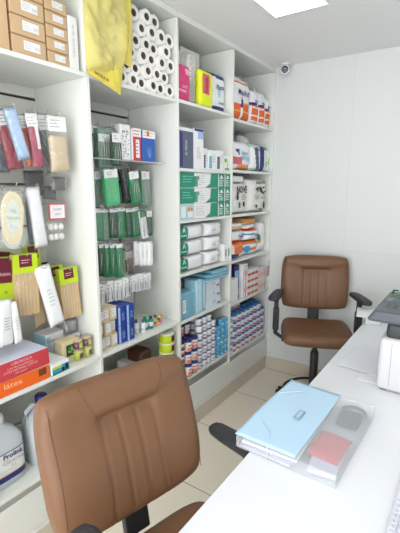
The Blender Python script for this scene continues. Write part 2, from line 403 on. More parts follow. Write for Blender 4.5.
# ---- yellow carrier bag hanging in front of the rolls
def yellow_bag():
    t = thing('plastic_bag', 'translucent yellow plastic carrier bag hanging in front of the paper rolls', 'plastic bag', (0, 0, 0), 0)
    ym = mat('yellow_film', srgb(240, 228, 140), .14, alpha=.56, bump=1., bscale=30); ym2 = mat('yellow_film_folded', srgb(236, 218, 92), .2, alpha=.78, bump=1., bscale=22)
    def sheet(name, X, left, right, m, seed, amp):
        bm = bmesh.new(); nv = 40; nu = 22; g = []
        def lerp(poly, f):
            f *= len(poly) - 1; i = min(int(f), len(poly) - 2); q = f - i
            return (poly[i][0] * (1 - q) + poly[i + 1][0] * q, poly[i][1] * (1 - q) + poly[i + 1][1] * q)
        for side in (0, 1):
            gg = []
            for j in range(nv + 1):
                a = lerp(left, j / nv); b = lerp(right, j / nv); row = []
                for i in range(nu + 1):
                    s = i / nu; p = at(a[0] * (1 - s) + b[0] * s, a[1] * (1 - s) + b[1] * s, X); q2 = ncomb((p.y * 40 + p.z * 22, p.z * 30, 4), seed)
                    bul = (1 - (2 * s - 1) ** 4) ** .6 * (1 - (2 * j / nv - 1) ** 6)
                    if side == 0 or (i not in (0, nu) and j not in (0, nv)):
                        d = amp * bul * (.25 + .5 * abs(ncomb((p.y * 26 + .5 * p.z, p.z * 8, side), seed)) + .8 * ncomb((p.y * 9, p.z * 6, side + 5), seed) + .35 * q2)
                        row.append(bm.verts.new((X + (abs(d) + .004 * bul) * (1 if side == 0 else -.25), p.y, p.z)))
                    else: row.append(g[0][j][i])
                gg.append(row)
            g.append(gg)
        for gg in g:
            for j in range(nv):
                for i in range(nu):
                    try: bm.faces.new((gg[j][i], gg[j + 1][i], gg[j + 1][i + 1], gg[j][i + 1])).smooth = True
                    except ValueError: pass
        return finish(name, bm, m, t)
    sheet('bag_body', -1.425, [(84, -12), (83, 10), (84, 35), (85, 55), (87, 70)], [(127, -12), (126, 10), (127, 35), (126, 55), (122, 74)], ym, 3, .05)
    sheet('bag_hem', -1.43, [(85.5, 66), (87, 70), (88, 73)], [(123, 60), (122.5, 78), (120.5, 95)], ym2, 5, .02)
    sheet('bag_side_fold', -1.435, [(122, -12), (123, 15), (122, 40), (122, 62)], [(130, -12), (131.5, 20), (132.5, 45), (131, 68)], ym2, 9, .02)
    p = at(102, 76.5, -1.395); text(t, 'SACOLA 60', .016, p, inkM, rot=(pi / 2, R(14), pi / 2), bold=.0006)
yellow_bag()

# ================================================================== hanging packs on the slatwall
pegM = mat('chrome_wire', (.6, .6, .62), .25, 1)
def peg(x_front, y, z, label):
    o = thing('display_hook', label, 'display hook', (XBK + .001, y, z), 0, 'wire display hooks of the slatwall')
    bm = bmesh.new(); box(bm, 0, .004, -.012, .012, -.02, .02, .001); finish('hook_plate', bm, pegM, o)
    bm = bmesh.new(); L = x_front - XBK + .02
    tube(bm, [(.004, 0, 0), (L - .01, 0, 0), (L, 0, .006), (L + .002, 0, .016)], .0022, 6); finish('wire', bm, pegM, o, True)
    return o
def hang(name, label, cat, u0, v0, u1, v1, wd, X, build, group=None, yaw=0., hook=None):
    """a pack on a hook: (u0,v0) its top centre, (u1,v1) its bottom centre on the plane x = X"""
    a, b = at(u0, v0, X), at(u1, v1, X)
    L = math.hypot(a.y - b.y, a.z - b.z); roll = math.atan2(b.y - a.y, a.z - b.z)
    t = thing(name, label, cat, (X, b.y, b.z), FRONT + yaw, group, ry=-roll)
    # order XYZ: roll about local y first, then turn to face the aisle
    build(t, wd, L)
    if hook: peg(X + .012, a.y, a.z - .008, hook)
    return t
def P(mfn=None, mats=None, **k):
    pass
def film_bag(t, wd, L, d=.03, m=None, seed=0):
    bm = pillow(wd, L, d, 8, 14, seed=seed, crumple=.006, e1=.35); finish('clear_bag', bm, m or film, t, True)
def sock_pack(col, d=.035, header=True, hcol=None, pattern=None, fill=(.04, .78)):
    def f(t, wd, L):
        sd = random.randrange(99)
        z0, z1 = L * fill[0], L * fill[1]
        bm = pillow(wd * .84, z1 - z0, d * .8, 10, 14, pattern, sd, .005); mats = [cm(col, .75)]
        if pattern: mats += [cm('label', .7), cm('dgrey', .7)]
        finish('folded_fabric', bm, mats, t, True, (0, 0, z0))
        if header:
            o = finish('header_card', BX(-wd * .4, wd * .4, -.002, .0, 0, L * .24, .0005), hcol or white, t, False, (0, -d * .18, L * .72))
            bm = bmesh.new(); lines(bm, -wd * .32, wd * .32, L * .05, L * .2, 3, -.0026, sd); finish('fine_print', bm, greyT, o)
        film_bag(t, wd, L, d, seed=sd)
    return f
def card_stack(frontm, nlayer=3, hd=None, hcol=None, tools=None, d=.03, lab_=(.74, .97), labm=None):
    """several flat sealed packs on one hook: coloured card inside film"""
    def f(t, wd, L):
        sd = random.randrange(99)
        bm = bmesh.new()
        for k in range(nlayer): box(bm, -wd * .54 + .001 * k, wd * .54 + .001 * k, k * d / nlayer, k * d / nlayer + .003, .003 * (k % 2), L * .93, .0006)
        finish('coloured_card', bm, frontm, t)
        if labm or hd:
            bm = BX(-wd * .5, wd * .5, -.0015, -.0005, L * lab_[0], L * lab_[1]); o = finish('label', bm, labm or white, t)
            bm = bmesh.new(); lines(bm, -wd * .3, wd * .2, L * (lab_[0] + .06), L * (lab_[1] - .05), 2, -.0022, sd); finish('fine_print', bm, greyT, o)
        if tools:
            bm = bmesh.new()
            for q in range(tools):
                x = -wd * .3 + wd * .6 * q / max(1, tools - 1); tube(bm, [(x, -.004, L * .06), (x * .9, -.006, L * .4), (x * .5, -.005, L * .68)], [.0016, .0026, .0015], 6)
            finish('steel_tools', bm, mat('steel', (.5, .5, .5), .3, .8), t, True)
        bm = pillow(wd * 1.14, L, d * .7, 6, 12, seed=sd, crumple=.004, e1=.35); finish('clear_bag', bm, film, t, True, (0, d * .3, 0))
    return f
def stick_pack(hm1, hm2, frac=.3, n=7):
    def f(t, wd, L):
        bm = bmesh.new(); rnd = random.Random(n)
        for k in range(n):
            x = -wd * .44 + wd * .88 * k / (n - 1)
            for q in range(2): box(bm, x - wd * .069, x + wd * .069, -.012 + .012 * q, -.002 + .012 * q, rnd.uniform(0, .006), L * .76, .002)
        finish('wooden_sticks', bm, mat('pale_wood', srgb(*C['wood']), .6, var=.15, bscale=30), t)
        hz = L * (1 - frac)
        o = finish('header_card', BX(-wd * .5, wd * .5, -.018, .014, hz, L, .001), hm1, t)
        bm = bmesh.new(); quad(bm, -wd * .26, wd * .26, hz + L * frac * .34, L * .995, -.0186); finish('printed_panel', bm, hm2, o)
        bm = bmesh.new(); lines(bm, -wd * .18, wd * .18, hz + L * frac * .5, L * .93, 2, -.0192); finish('fine_print', bm, mat('pale_ink', srgb(226, 190, 196), .6), o)
        film_bag(t, wd * 1.04, L * .8, .04)
    return f
def plain_pack(m, d=.025, m2=None, m2z=(.0, .3), graph=None, seed=1):
    def f(t, wd, L):
        mf = (lambda s, q: 1 if m2 and m2z[0] < q < m2z[1] else 0)
        sd = random.randrange(99)
        bm = pillow(wd, L, d, 10, 16, mf, sd, .004); finish('pouch', bm, [m] + ([m2] if m2 else []), t, True)
        bm = bmesh.new()
        lines(bm, -wd * .2, wd * .2, L * .35, L * .65, 5, -d * .5 - .0045, sd); finish('fine_print', bm, graph or ltgrey, t)
    return f
X1 = -1.60; lime, maroon = cm('lime'), cm('maroon')
hk = 'wire hook carrying the '
XA = -1.58
hang('sock_pack', 'crimson compression socks in a clear bag, leftmost pack of the top row', 'sock pack', 1, 108, 17, 172, .08, XA - .03, sock_pack('crimson'), yaw=R(-12), hook=hk + 'crimson sock pack')
hang('sock_pack', 'pale blue socks in a clear bag hanging between the crimson and orange packs', 'sock pack', 9, 105, 25, 161, .06, XA + .035, sock_pack('lblue', fill=(.03, .95), header=False), yaw=R(-12), hook=hk + 'pale blue sock pack')
hang('sock_pack', 'orange socks with white header card in a clear bag', 'sock pack', 22, 113, 33, 169, .055, XA - .03, sock_pack('orange', pattern=lambda s, q: 1 if s > .62 and q > .35 else 0), yaw=R(-12), hook=hk + 'orange sock pack')
hang('sock_pack', 'magenta socks with white card in a clear bag, right of the orange pack', 'sock pack', 30, 111, 39, 170, .06, XA + .02, sock_pack('magenta', pattern=lambda s, q: 1 if s > .6 and q > .45 else 0), yaw=R(-12), hook=hk + 'magenta sock pack')
hang('sock_pack', 'dark navy socks in a clear bag at the left edge below the crimson pack', 'sock pack', -2, 135, 3, 174, .07, XA - .08, sock_pack('slate', header=False), yaw=R(-8))
hang('sock_pack', 'grey patterned socks in a clear bag behind the beige pack', 'sock pack', 43, 113, 50, 176, .07, XA - .04, sock_pack('grey', pattern=lambda s, q: 2 if (int(s * 10) + int(q * 14)) % 3 == 0 else 0), yaw=R(-8), hook=hk + 'grey sock pack')
hang('sock_pack', 'beige stockings with a wide white header card in a clear bag', 'stocking pack', 55, 114, 61, 176, .105, XA + .05, sock_pack('beige', .045, fill=(.06, .66)), yaw=R(-6), hook=hk + 'beige stocking pack')
hang('brace_pack', 'black elastic brace in a clear bag below the beige stockings', 'brace pack', 58, 176, 59, 191, .085, XA + .01, sock_pack('dgrey', .03, header=False, fill=(.05, .95)))
hang('brace_pack', 'black elastic brace in a clear bag hanging beneath another black brace', 'brace pack', 50, 186, 50, 200, .08, XA - .03, sock_pack('dgrey', .03, header=False, fill=(.05, .95)))
hang('brace_pack', 'black brace hanging in the gap between the magenta socks and the beige stockings', 'brace pack', 33, 170, 36, 196, .12, XA - .12, sock_pack('dgrey', .03, header=False, fill=(.02, .98)))
# row B
def insole_pack(t, wd, L):
    for (dx, dz, yy, cc) in ((.006, 0, .012, 'label'), (0, .018, 0, 'cream')):
        bm = bmesh.new(); n = 40; hw = wd * .40; prof = []
        for k in range(n):
            a = 2 * pi * k / n; zz = sin(a); sc = 1 - .12 * (zz < 0) * abs(zz) - .1 * math.exp(-(zz + .1) ** 2 * 12)
            prof.append((dx + hw * sc * (abs(cos(a)) ** .8) * (1 if cos(a) > 0 else -1), dz + L * .42 + L * .40 * (abs(zz) ** .9) * (1 if zz > 0 else -1)))
        lo = [bm.verts.new((x, yy - .003, z)) for x, z in prof]; hi = [bm.verts.new((x, yy + .003, z)) for x, z in prof]
        bm.faces.new(lo[::-1]); bm.faces.new(hi)
        for k in range(n): bm.faces.new((lo[k], lo[(k + 1) % n], hi[(k + 1) % n], hi[k]))
        bmesh.ops.recalc_face_normals(bm, faces=bm.faces)
        o = finish('insole', bm, cm(cc, .8), t)
    bm = bmesh.new(); n = 28; v = [bm.verts.new((wd * .24 * cos(2 * pi * k / n), -.004, L * .52 + L * .25 * sin(2 * pi * k / n))) for k in range(n)]; bm.faces.new(v)
    o2 = finish('printed_oval', bm, mat('pale_green_print', srgb(222, 230, 222), .6), t)
    text(t, 'Palmilha', .018, (0, -.0055, L * .5), mat('gold_ink', srgb(214, 176, 70), .6)); text(t, 'GEL', .018, (0, -.0055, L * .6), cm('ggreen'))
    text(t, '35 36', .012, (0, -.0055, L * .36), greyT)
    film_bag(t, wd, L, .03)
hang('insole_pack', 'cream shoe insoles in a clear bag with a pale printed oval', 'insole pack', 12, 184, 13, 251, .125, -1.53, insole_pack, hook=hk + 'cream insoles')
hang('brace_pack', 'blue-grey elastic brace in a clear bag right of the insoles', 'brace pack', 27, 188, 35, 245, .055, XA - .03, sock_pack('slate', .03, header=False, fill=(.03, .95)), yaw=R(-10), hook=hk + 'blue-grey brace')
hang('brace_pack', 'white fabric brace in a clear bag right of the blue-grey one', 'brace pack', 32, 185, 42, 249, .07, XA + .03, sock_pack('label', .035, header=False, fill=(.03, .97)), yaw=R(-10), hook=hk + 'white brace')
def cotton(t, wd, L):
    bm = bmesh.new()
    for i in range(3):
        for j in range(2):
            for k in range(2):
                bmesh.ops.create_uvsphere(bm, u_segments=10, v_segments=7, radius=wd * .18, matrix=Matrix.Translation((-wd * .32 + wd * .32 * i, k * .02, L * .14 + L * .26 * j)))
    finish('cotton_rolls', bm, mat('cotton', srgb(228, 230, 224), .9, bump=.5, bscale=60), t, True)
    o = finish('header_card', BX(-wd * .5, wd * .5, -.022, -.018, L * .58, L, .0005), cm('redb'), t)
    bm = bmesh.new(); quad(bm, -wd * .44, wd * .44, L * .62, L * .96, -.0226); finish('printed_panel', bm, lab, o)
    text(o, 'ROLETE', .012, (0, -.0232, L * .84), cm('maroon')); text(o, 'algodão', .010, (0, -.0232, L * .73), cm('maroon'))
    film_bag(t, wd, L * .62, .05)
hang('cotton_pack', 'pack of white cotton rolls with a red-bordered white header card', 'cotton pack', 54, 203, 56, 242, .085, -1.57, cotton, hook=hk + 'cotton rolls')
# row C
sp = stick_pack(lime, maroon)
def lime_box(t, wd, L):
    finish('carton', BX(-wd / 2, wd / 2, 0, .05, 0, L, .001), lime, t)
    bm = bmesh.new(); quad(bm, -wd * .5, wd * .34, L * .42, L, -.0006); finish('printed_panel', bm, maroon, t)
    text(t, 'NAN', .02, (-.004, -.001, L * .62), mat('pale_ink', srgb(226, 190, 196), .6)); text(t, '50', .014, (0, -.001, L * .2), maroon)
hang('wax_box', 'lime and maroon box hanging at the left edge above the white pouches', 'box', 6, 258, 6, 301, .075, -1.55, lime_box, hook=hk + 'lime and maroon box')
hang('wax_box', 'lime and maroon box peeking out above the box at the left edge', 'box', 5, 252, 4, 270, .07, -1.64, lime_box)
hang('stick_pack', 'bundle of pale wooden sticks under a lime and maroon card, left one of two bundles', 'stick pack', 23, 254, 27, 315, .105, -1.55, sp, yaw=R(-6), hook=hk + 'left bundle of wooden sticks')
hang('wax_box', 'lime and maroon packet behind the left bundle of wooden sticks', 'packet', 33, 246, 36, 267, .06, -1.66, lime_box, hook=hk + 'rear lime packet')
hang('stick_pack', 'lime and maroon carded sticks half hidden behind the right bundle', 'stick pack', 53, 266, 60, 312, .08, -1.64, sp, yaw=R(-6))
hang('stick_pack', 'bundle of pale wooden sticks under a lime and maroon card, right one of two bundles', 'stick pack', 66, 268, 72, 317, .095, -1.55, sp, yaw=R(-6), hook=hk + 'right bundle of wooden sticks')
hang('white_pouch', 'long white pouch hanging askew between the two bundles of wooden sticks', 'pouch', 42, 266, 58, 325, .075, -1.52, plain_pack(whiteP, .03), yaw=R(-6), hook=hk + 'long white pouch')
hang('stick_pack', 'loose pack of wooden sticks hanging behind the left bundle', 'stick pack', 33, 285, 42, 326, .07, -1.62, sock_pack('wood', .03, header=False, fill=(.02, .95)))
hang('white_pouch', 'white paper pouch with black print at the left edge, below the lime box', 'pouch', 4, 300, 7, 346, .06, -1.50, plain_pack(lab, .02, graph=greyT))
hang('white_pouch', 'narrow white pouch slanting right of the one at the left edge', 'pouch', 12, 302, 19, 343, .035, -1.50, plain_pack(white, .02))
# things standing on the middle shelf of the near bay
def on_shelf(u, v, X): return at(u, v, X)
ZM = .7956
t, hw, h = carton('medical_box', 'white box with pale blue end standing behind the red box', 'box', -1.60, 1.045, 1.155, ZM, .925, .09, white, side=cm('ltblue'), rz=R(4))
sticker(t, -hw * .2, hw * .8, h * .25, h * .85, white, ink=greyT, n=5, seed=4, barcode=True); text(t, 'Luva', .022, (-hw * .5, -.001, h * .75), cm('slate'))
finish('printed_band', BX(-hw * 1.0, -hw * .55, -.0007, .0, h * .1, h * .9), cm('ltblue'), t)
t, hw, h = carton('soap_box', 'beige soap carton with a green leafy picture on its front', 'box', -1.50, 1.065, 1.158, ZM, .905, .06, mat('cream_card', srgb(214, 200, 160), .5))
bm = bmesh.new(); quad(bm, -hw * .6, hw * .6, h * .32, h * .82, -.0007, 0)
for k in range(26):
    x = random.uniform(-.5, .45) * hw; z = h * random.uniform(.36, .74); quad(bm, x, x + .006, z, z + .006, -.0012, 1 + k % 2)
finish('leafy_picture', bm, [cm('dgreen'), cm('lgreen'), mat('pale_leaf', srgb(210, 206, 150), .6)], t)
for (u_, nm) in ((84, 'left'), (93, 'right')):
    p = at(u_, 361, -1.475)
    t = thing('wax_jar_pack', '%s one of two clear-wrapped lime and maroon jar stacks by the divider' % nm, 'jar pack', (-1.50, p.y - .012, ZM + .001), FRONT)
    for q in range(2):
        bm = bmesh.new(); lathe(bm, [(.022, .0), (.0235, .002), (.0235, .048), (.021, .05)], 20, cz=.051 * q); j = finish('jar', bm, cm('beige'), t, True)
        bm = bmesh.new(); lathe(bm, [(.0238, .006), (.0238, .044)], 20, cz=.051 * q, mi=0); finish('jar_label', bm, maroon if q else lime, j, True)
        bm = bmesh.new(); box(bm, -.008, .010, -.0245, -.0235, .012 + .051 * q, .038 + .051 * q); finish('label_print', bm, lime if q else maroon, j)
    finish('shrink_wrap', BX(-.026, .026, -.026, .026, 0, .106, .006, 2), film, t)
p = at(68, 330, -1.58)
def mesh_pad(name, label, y, z, X, c, w_=.11, h_=.075):
    t = thing(name, label, 'packet', (X, y, z), FRONT); bm = pillow(w_, h_, .05, 14, 10, lambda s, q: int((s * 14 + q * 9)) % 2, 5, .012)
    finish('black_mesh', bm, [cm('dgrey'), cm('grey')], t, True); film_bag(t, w_ * 1.1, h_ * 1.15, .06, filmT, 4)
mesh_pad('mesh_packet', 'crumpled clear packet of dark mesh behind the leafy soap carton', 1.185, .8935, -1.61, 'dgrey', .08, .07)
t2 = carton('white_box', 'plain white carton supporting the dark mesh packet behind the soap carton', 'box', -1.575, 1.168, 1.226, ZM, .893, .09, white)
# red lid box on orange box
t, hw, h = carton('glove_box', 'orange fronted box lying under the red box on the middle shelf', 'box', -1.452, .70, .955, ZM, .858, .24, white)
sticker(t, -.12, hw, 0.001, h, cm('oran'), 'orange_front', y=-.0007); text(t, 'látex', .034, (-.035, -.0013, h * .62), mat('pale_orange_ink', srgb(250, 196, 150), .6), sx=1.2)
finish('seal', BX(hw * .62, hw * .9, -.0014, -.0009, h * .4, h * .88), mat('brown_seal', srgb(110, 62, 44), .6), t)
t, hw, h = carton('glove_box', 'red fronted box with pale lettering lying on the orange box', 'box', -1.452, .70, .962, .8585, .932, .25, mat('lavender_card', srgb(214, 218, 236), .5), rz=R(1))
sticker(t, -.122, hw, 0.001, h, cm('redb'), 'red_front', y=-.0007)
pk = mat('pale_pink_ink', srgb(246, 196, 200), .6)
text(t, 'CIRÚRGICA', .016, (.006, -.0013, h * .8), pk, sx=1.1); text(t, 'Luva de procedimento', .0125, (.0, -.0013, h * .6), pk); text(t, 'LÁTEX NATURAL COM PÓ', .0125, (.0, -.0013, h * .42), pk); text(t, 'não estéril', .012, (.0, -.0013, h * .24), pk)
for k in range(3):
    t, hw, h = carton('white_box', ['lowest white box left of the orange box', 'middle white box left of the orange and red boxes', 'topmost white box left of the red box'][k], 'box', -1.452, .634, .698, ZM + .046 * k, ZM + .0455 + .046 * k, .2, white)
    sticker(t, 0, hw * .9, h * .15, h * .8, white, ink=cm('ggreen'), n=3, seed=k)
t, hw, h = carton('small_carton', 'long low white carton with blue and green end right of the orange box', 'box', -1.452, .968, 1.062, ZM, .846, .2, white, rz=R(3))
sticker(t, -hw * .98, hw * .98, .001, h * .72, cm('sky'), 'blue_front', y=-.0007); sticker(t, -hw * .98, hw * .1, h * .5, h * .72, cm('lime'), 'green_band', y=-.0011)
sticker(t, -hw * .98, hw * .98, .001, h * .2, cm('teal'), 'teal_band', y=-.001)
bm = bmesh.new(); box(bm, hw * .1, hw * .4, -.0016, -.0012, h * .1, h * .45); box(bm, hw * .5, hw * .85, -.0016, -.0012, h * .18, h * .66); finish('device_picture', bm, inkM, t)

# ---- jugs on the low shelf
def jug(y, label, lbl):
    t = thing('plastic_jug', label, 'jug', (-1.56, y, .371), FRONT)
    bm = bmesh.new(); rings = []
    prof = [(.0, .88, .88), (.006, 1, 1), (.15, 1, 1), (.19, .98, .98), (.225, .8, .82), (.25, .5, .5), (.262, .28, .34), (.272, .25, .32), (.285, .25, .32)]
    n = 32
    for (z, sx, sy) in prof:
        ring = []
        for i in range(n):
            a = 2 * pi * i / n; c, s = cos(a), sin(a); e = .55 if z < .23 else .9
            ring.append(bm.verts.new((.088 * sx * math.copysign(abs(c) ** e, c), .062 * sy * math.copysign(abs(s) ** e, s), z)))
        rings.append(ring)
    for k in range(len(rings) - 1):
        for i in range(n): bm.faces.new((rings[k][i], rings[k][(i + 1) % n], rings[k + 1][(i + 1) % n], rings[k + 1][i])).smooth = True
    bm.faces.new(rings[0][::-1]); bm.faces.new(rings[-1])
    finish('jug_body', bm, mat('milky_plastic', srgb(206, 214, 220), .3, alpha=.93), t)
    bm = bmesh.new(); lathe(bm, [(.026, .272), (.027, .275), (.027, .300), (.024, .304)], 24); finish('cap', bm, cm('navy') if lbl == 2 else white, t, True)
    bm = bmesh.new(); tube(bm, [(-.022, 0, .262), (-.05, 0, .272), (-.075, 0, .250), (-.078, 0, .2), (-.07, 0, .17)], .011, 10); finish('handle', bm, mat('milky_plastic', (0, 0, 0)), t, True)
    if lbl == 1:
        bm = bmesh.new(); n = 24
        def lab_strip(z0, z1, off, mi, z1b=None):
            pr = []
            for i in range(n + 1):
                a = -pi * .985 + pi * .97 * i / n; c, s = cos(a), sin(a); e = .55
                x = (.088 + off) * math.copysign(abs(c) ** e, c); y_ = (.062 + off) * math.copysign(abs(s) ** e, s); pr.append((x, y_))
            lo = [bm.verts.new((x, y_, z0)) for x, y_ in pr]; hi = [bm.verts.new((x, y_, z1)) for x, y_ in pr]
            for i in range(n): f = bm.faces.new((lo[i], lo[i + 1], hi[i + 1], hi[i])); f.material_index = mi; f.smooth = True
        lab_strip(.03, .155, .0008, 0); lab_strip(.03, .055, .0014, 1); lab_strip(.055, .060, .0014, 3); lab_strip(.153, .157, .0014, 1)
        o = finish('jug_label', bm, [white, cm('navy'), cm('beige'), mat('gold_band', srgb(206, 190, 130), .5)], t)
        text(o, 'Prolink', .030, (.022, -.0655, .138), cm('navy'), bold=.0008); text(o, 'Glicerina', .026, (.022, -.0655, .112), greyT); text(o, '5 L', .018, (.022, -.0655, .09), greyT)
        bm = bmesh.new(); lines(bm, -.04, .07, .062, .082, 3, -.0648, 3); finish('fine_print', bm, ltgrey, o)
    return t
jug(.765, 'translucent white plastic jug with a navy-banded label on the low shelf', 1)
jug(.975, 'plain milky plastic jug with navy cap right of the labelled jug', 2)
carton('storage_tray', 'shallow white carton far back on the low shelf of the second bay', 'box', -1.58, 1.30, 1.54, .371, .52, .18, white)
# low shelf bay 2: wax tins
def tin_stack(y, X, label):
    t = thing('wax_tin', label, 'tin', (X, y, .371), FRONT)
p0 = at(163, 352, -1.49)
for k in range(6):
    z = .371 + .0605 * k
    t = thing('wax_tin', 'round lime and maroon tin, %s of its stack on the low shelf' % ['bottom', 'second', 'third', 'fourth', 'fifth', 'topmost'][k], 'tin', (-1.50, 1.808, z + .0004), FRONT, 'lime and maroon tins')
    bm = bmesh.new(); lathe(bm, [(.046, 0), (.048, .002), (.048, .05), (.046, .052)], 28); finish('tin_body', bm, lime, t, True)
    bm = bmesh.new(); lathe(bm, [(.0495, .05), (.0495, .058), (.046, .0597)], 28); finish('lid', bm, mat('clear_lid', srgb(226, 226, 214), .25), t, True)
    bm = bmesh.new(); n = 10
    for i in range(n):
        a0 = -pi * .5 + 1.1 * i / n - .2; a1 = -pi * .5 + 1.1 * (i + 1) / n - .2
        bm.faces.new([bm.verts.new((.0486 * cos(a), .0486 * sin(a), zz)) for a, zz in ((a0, .008), (a1, .008), (a1, .045), (a0, .045))])
    finish('printed_panel', bm, maroon, t)
t, hw, h = carton('brown_packet', 'dark brown packet lying on white cartons under the second bay shelf', 'packet', -1.52, 1.60, 1.70, .59, .66, .12, cm('brown'), bev=.01)
t, hw, h = carton('white_box', 'white carton beneath the brown packet on the low shelf', 'box', -1.52, 1.56, 1.73, .371, .589, .16, white)

# ================================================================== bay 2 hanging packs
XB = -1.60
G = cm('green'); DG = cm('dgreen'); BG = cm('bgreen'); GG = cm('ggreen')
def drape(mm, tools=None, n=3, lb=white, d=.03, la=(.74, .97)): return card_stack(mm, n, 1, None, tools, d, la, lb)
# acrylic ledge under the first row
t = thing('acrylic_ledge', 'narrow clear ledge under the blue and red cartons of the second bay', 'ledge', (0, 0, 0), 0)
finish('ledge_plate', BX(XBK + .001, -1.53, D1 + .012, D2 - .012, 1.738, 1.744), mat('acrylic', (.8, .82, .84), .1, alpha=.45), t)
hang('tool_pack', 'black sealed tool pack, leftmost of the top row in the second bay', 'tool pack', 93, 124, 96, 160, .055, XB, card_stack(cm('dgrey'), 3, 1, None, 2, .03), hook=hk + 'black tool pack')
t = hang('tool_pack', 'wide sealed pack of green strips with white labels, top row of the second bay', 'tool pack', 107, 126, 109, 168, .12, XB + .03, card_stack(GG, 3, 1, None, 5, .04, (.62, .8), white), hook=hk + 'wide pack of green strips')
hang('tool_pack', 'dark green sealed pack with white label in front of the wide green pack', 'tool pack', 116, 132, 118, 166, .06, XB + .06, card_stack(DG, 2, 1, None, 3, .02, (.7, .97), white))
ZL = 1.7445
t, hw, h = carton('patterned_pack', 'white packet with dark speckled pattern beside the red packet', 'packet', -1.555, 1.533, 1.608, ZL - .01, 1.915, .05, white, bev=.006)
t.location.z = ZL; bm = bmesh.new(); rr = random.Random(5)
for k in range(60):
    x = rr.uniform(-.026, .02); z = rr.uniform(.01, .15); quad(bm, x, x + .005, z, z + .004, -.0006)
finish('speckle_print', bm, cm('dgrey'), t)
t, hw, h = carton('swab_carton', 'red and white carton between the speckled packet and the blue carton', 'carton', -1.545, 1.615, 1.676, ZL, 1.912, .06, cm('redb'), side=white)
sticker(t, -hw, hw, h * .74, h, white, 'white_top', ink=cm('redb'), n=2); sticker(t, -hw * .4, hw * .5, h * .1, h * .66, white, 'white_oval', ink=cm('crimson'), n=4, seed=8)
t, hw, h = carton('swab_carton', 'bright blue carton with white top and a small orange mark', 'carton', -1.54, 1.682, 1.785, ZL, 1.908, .07, cm('blue'))
sticker(t, -hw, hw, h * .76, h, white, 'white_top', ink=ltgrey, n=2); sticker(t, -hw * .35, hw * .05, h * .82, h * .98, cm('orange'), 'orange_mark', y=-.0015)
bm = bmesh.new()
for a in (.5, .9, 1.3, 1.8, 2.3): tube(bm, [(0, -.001, h * .12), (.03 * cos(a), -.0012, h * .12 + .06 * sin(a))], .0008, 4)
finish('branch_drawing', bm, cm('ltblue'), t)
# second row
hang('instrument_pack', 'grey-green sealed instrument pack, leftmost of the second row', 'instrument pack', 98, 170, 100, 205, .055, XB, drape(GG, 2), hook=hk + 'grey-green instrument pack')
hang('instrument_pack', 'bright mint green carded instrument with white header', 'instrument pack', 110, 168, 114, 205, .09, XB + .05, drape(BG, None, 2), hook=hk + 'mint green card')
hang('instrument_pack', 'dark green sealed pack right behind the mint green card', 'instrument pack', 119, 172, 124, 203, .06, XB - .02, drape(DG, 2))
hang('instrument_pack', 'black sealed pack tilted beside the white-labelled green pack', 'instrument pack', 124, 166, 130, 203, .055, XB + .02, card_stack(mat('black_card', (.01, .01, .012), .5), 3, None, None, None, .03))
hang('instrument_pack', 'green sealed pack with white label and steel clips, second row', 'instrument pack', 133, 170, 138, 204, .07, XB + .04, drape(G, 3), hook=hk + 'labelled green pack with clips')
hang('instrument_pack', 'pale grey-green sealed pack, rightmost of the second row', 'instrument pack', 145, 170, 147, 205, .065, XB, drape(GG, 2), hook=hk + 'rightmost grey-green pack')
hang('instrument_pack', 'dark green narrow pack second from right in the second row', 'instrument pack', 140, 178, 142, 204, .04, XB - .03, drape(DG, None))
# third row
for (a, b_, c, d_, ww, mm, lbl) in ((99, 208, 100, 241, .05, G, 'narrow green carded instrument, leftmost of the third row'), (105, 208, 107, 240, .045, GG, 'grey-green sealed pack second in the third row'),
        (113, 208, 114, 238, .055, DG, 'dark green sealed pack third in the third row'), (120, 207, 121, 238, .07, G, 'wide green carded instrument in the middle of the third row'),
        (128, 208, 130, 237, .04, DG, 'narrow dark green pack right of the middle of the third row'), (134, 207, 137, 237, .065, G, 'green carded instrument fourth from the right edge of the third row')):
    hang('instrument_pack', lbl, 'instrument pack', a, b_, c, d_, ww, XB + random.uniform(-.01, .03), drape(mm, 1 if ww > .05 else None, 3, la=(.86, .98)), hook=hk + lbl.split(',')[0])
hang('scissors_pack', 'scissors carded on white with a green top in the third row', 'scissors pack', 142, 209, 146, 238, .045, XB + .04, card_stack(lab, 2, 1, None, 2, .02, (.72, .97), G), hook=hk + 'carded scissors')
hang('instrument_pack', 'dark green sealed pack, rightmost of the third row', 'instrument pack', 149, 210, 150, 236, .045, XB, drape(DG, None))
# fourth row
for k, (a, c) in enumerate(((102, 103), (108, 109), (113, 115), (119, 121))):
    hang('instrument_pack', 'long green pack with small white tag, %s of the bunch in the fourth row' % ['leftmost', 'second', 'third', 'rightmost'][k], 'instrument pack', a, 243, c, 276 + (k % 2), .045, XB + .01 + .012 * k, drape(G if k else DG, 1, 3, la=(.86, .97)), hook=hk + 'long green packs' if k == 1 else None)
hang('herb_pouch', 'clear pouch of dark brown contents with a purple header card', 'pouch', 128, 242, 130, 274, .065, XB + .03, sock_pack('brown', .03, True, cm('purple'), fill=(.02, .5)), hook=hk + 'purple-topped pouch')
for k, (a, c) in enumerate(((136, 136), (141, 142), (146, 146), (150, 150))):
    hang('white_pouch', 'slim white sealed pouch, %s of four right of the purple-topped pouch' % ['first', 'second', 'third', 'fourth'][k], 'pouch', a, 241, c, 266, .04, XB + .01 * k, plain_pack(white, .02), hook=(hk + ('first', '', '', 'last')[k] + ' slim white pouch') if k in (0, 3) else None)
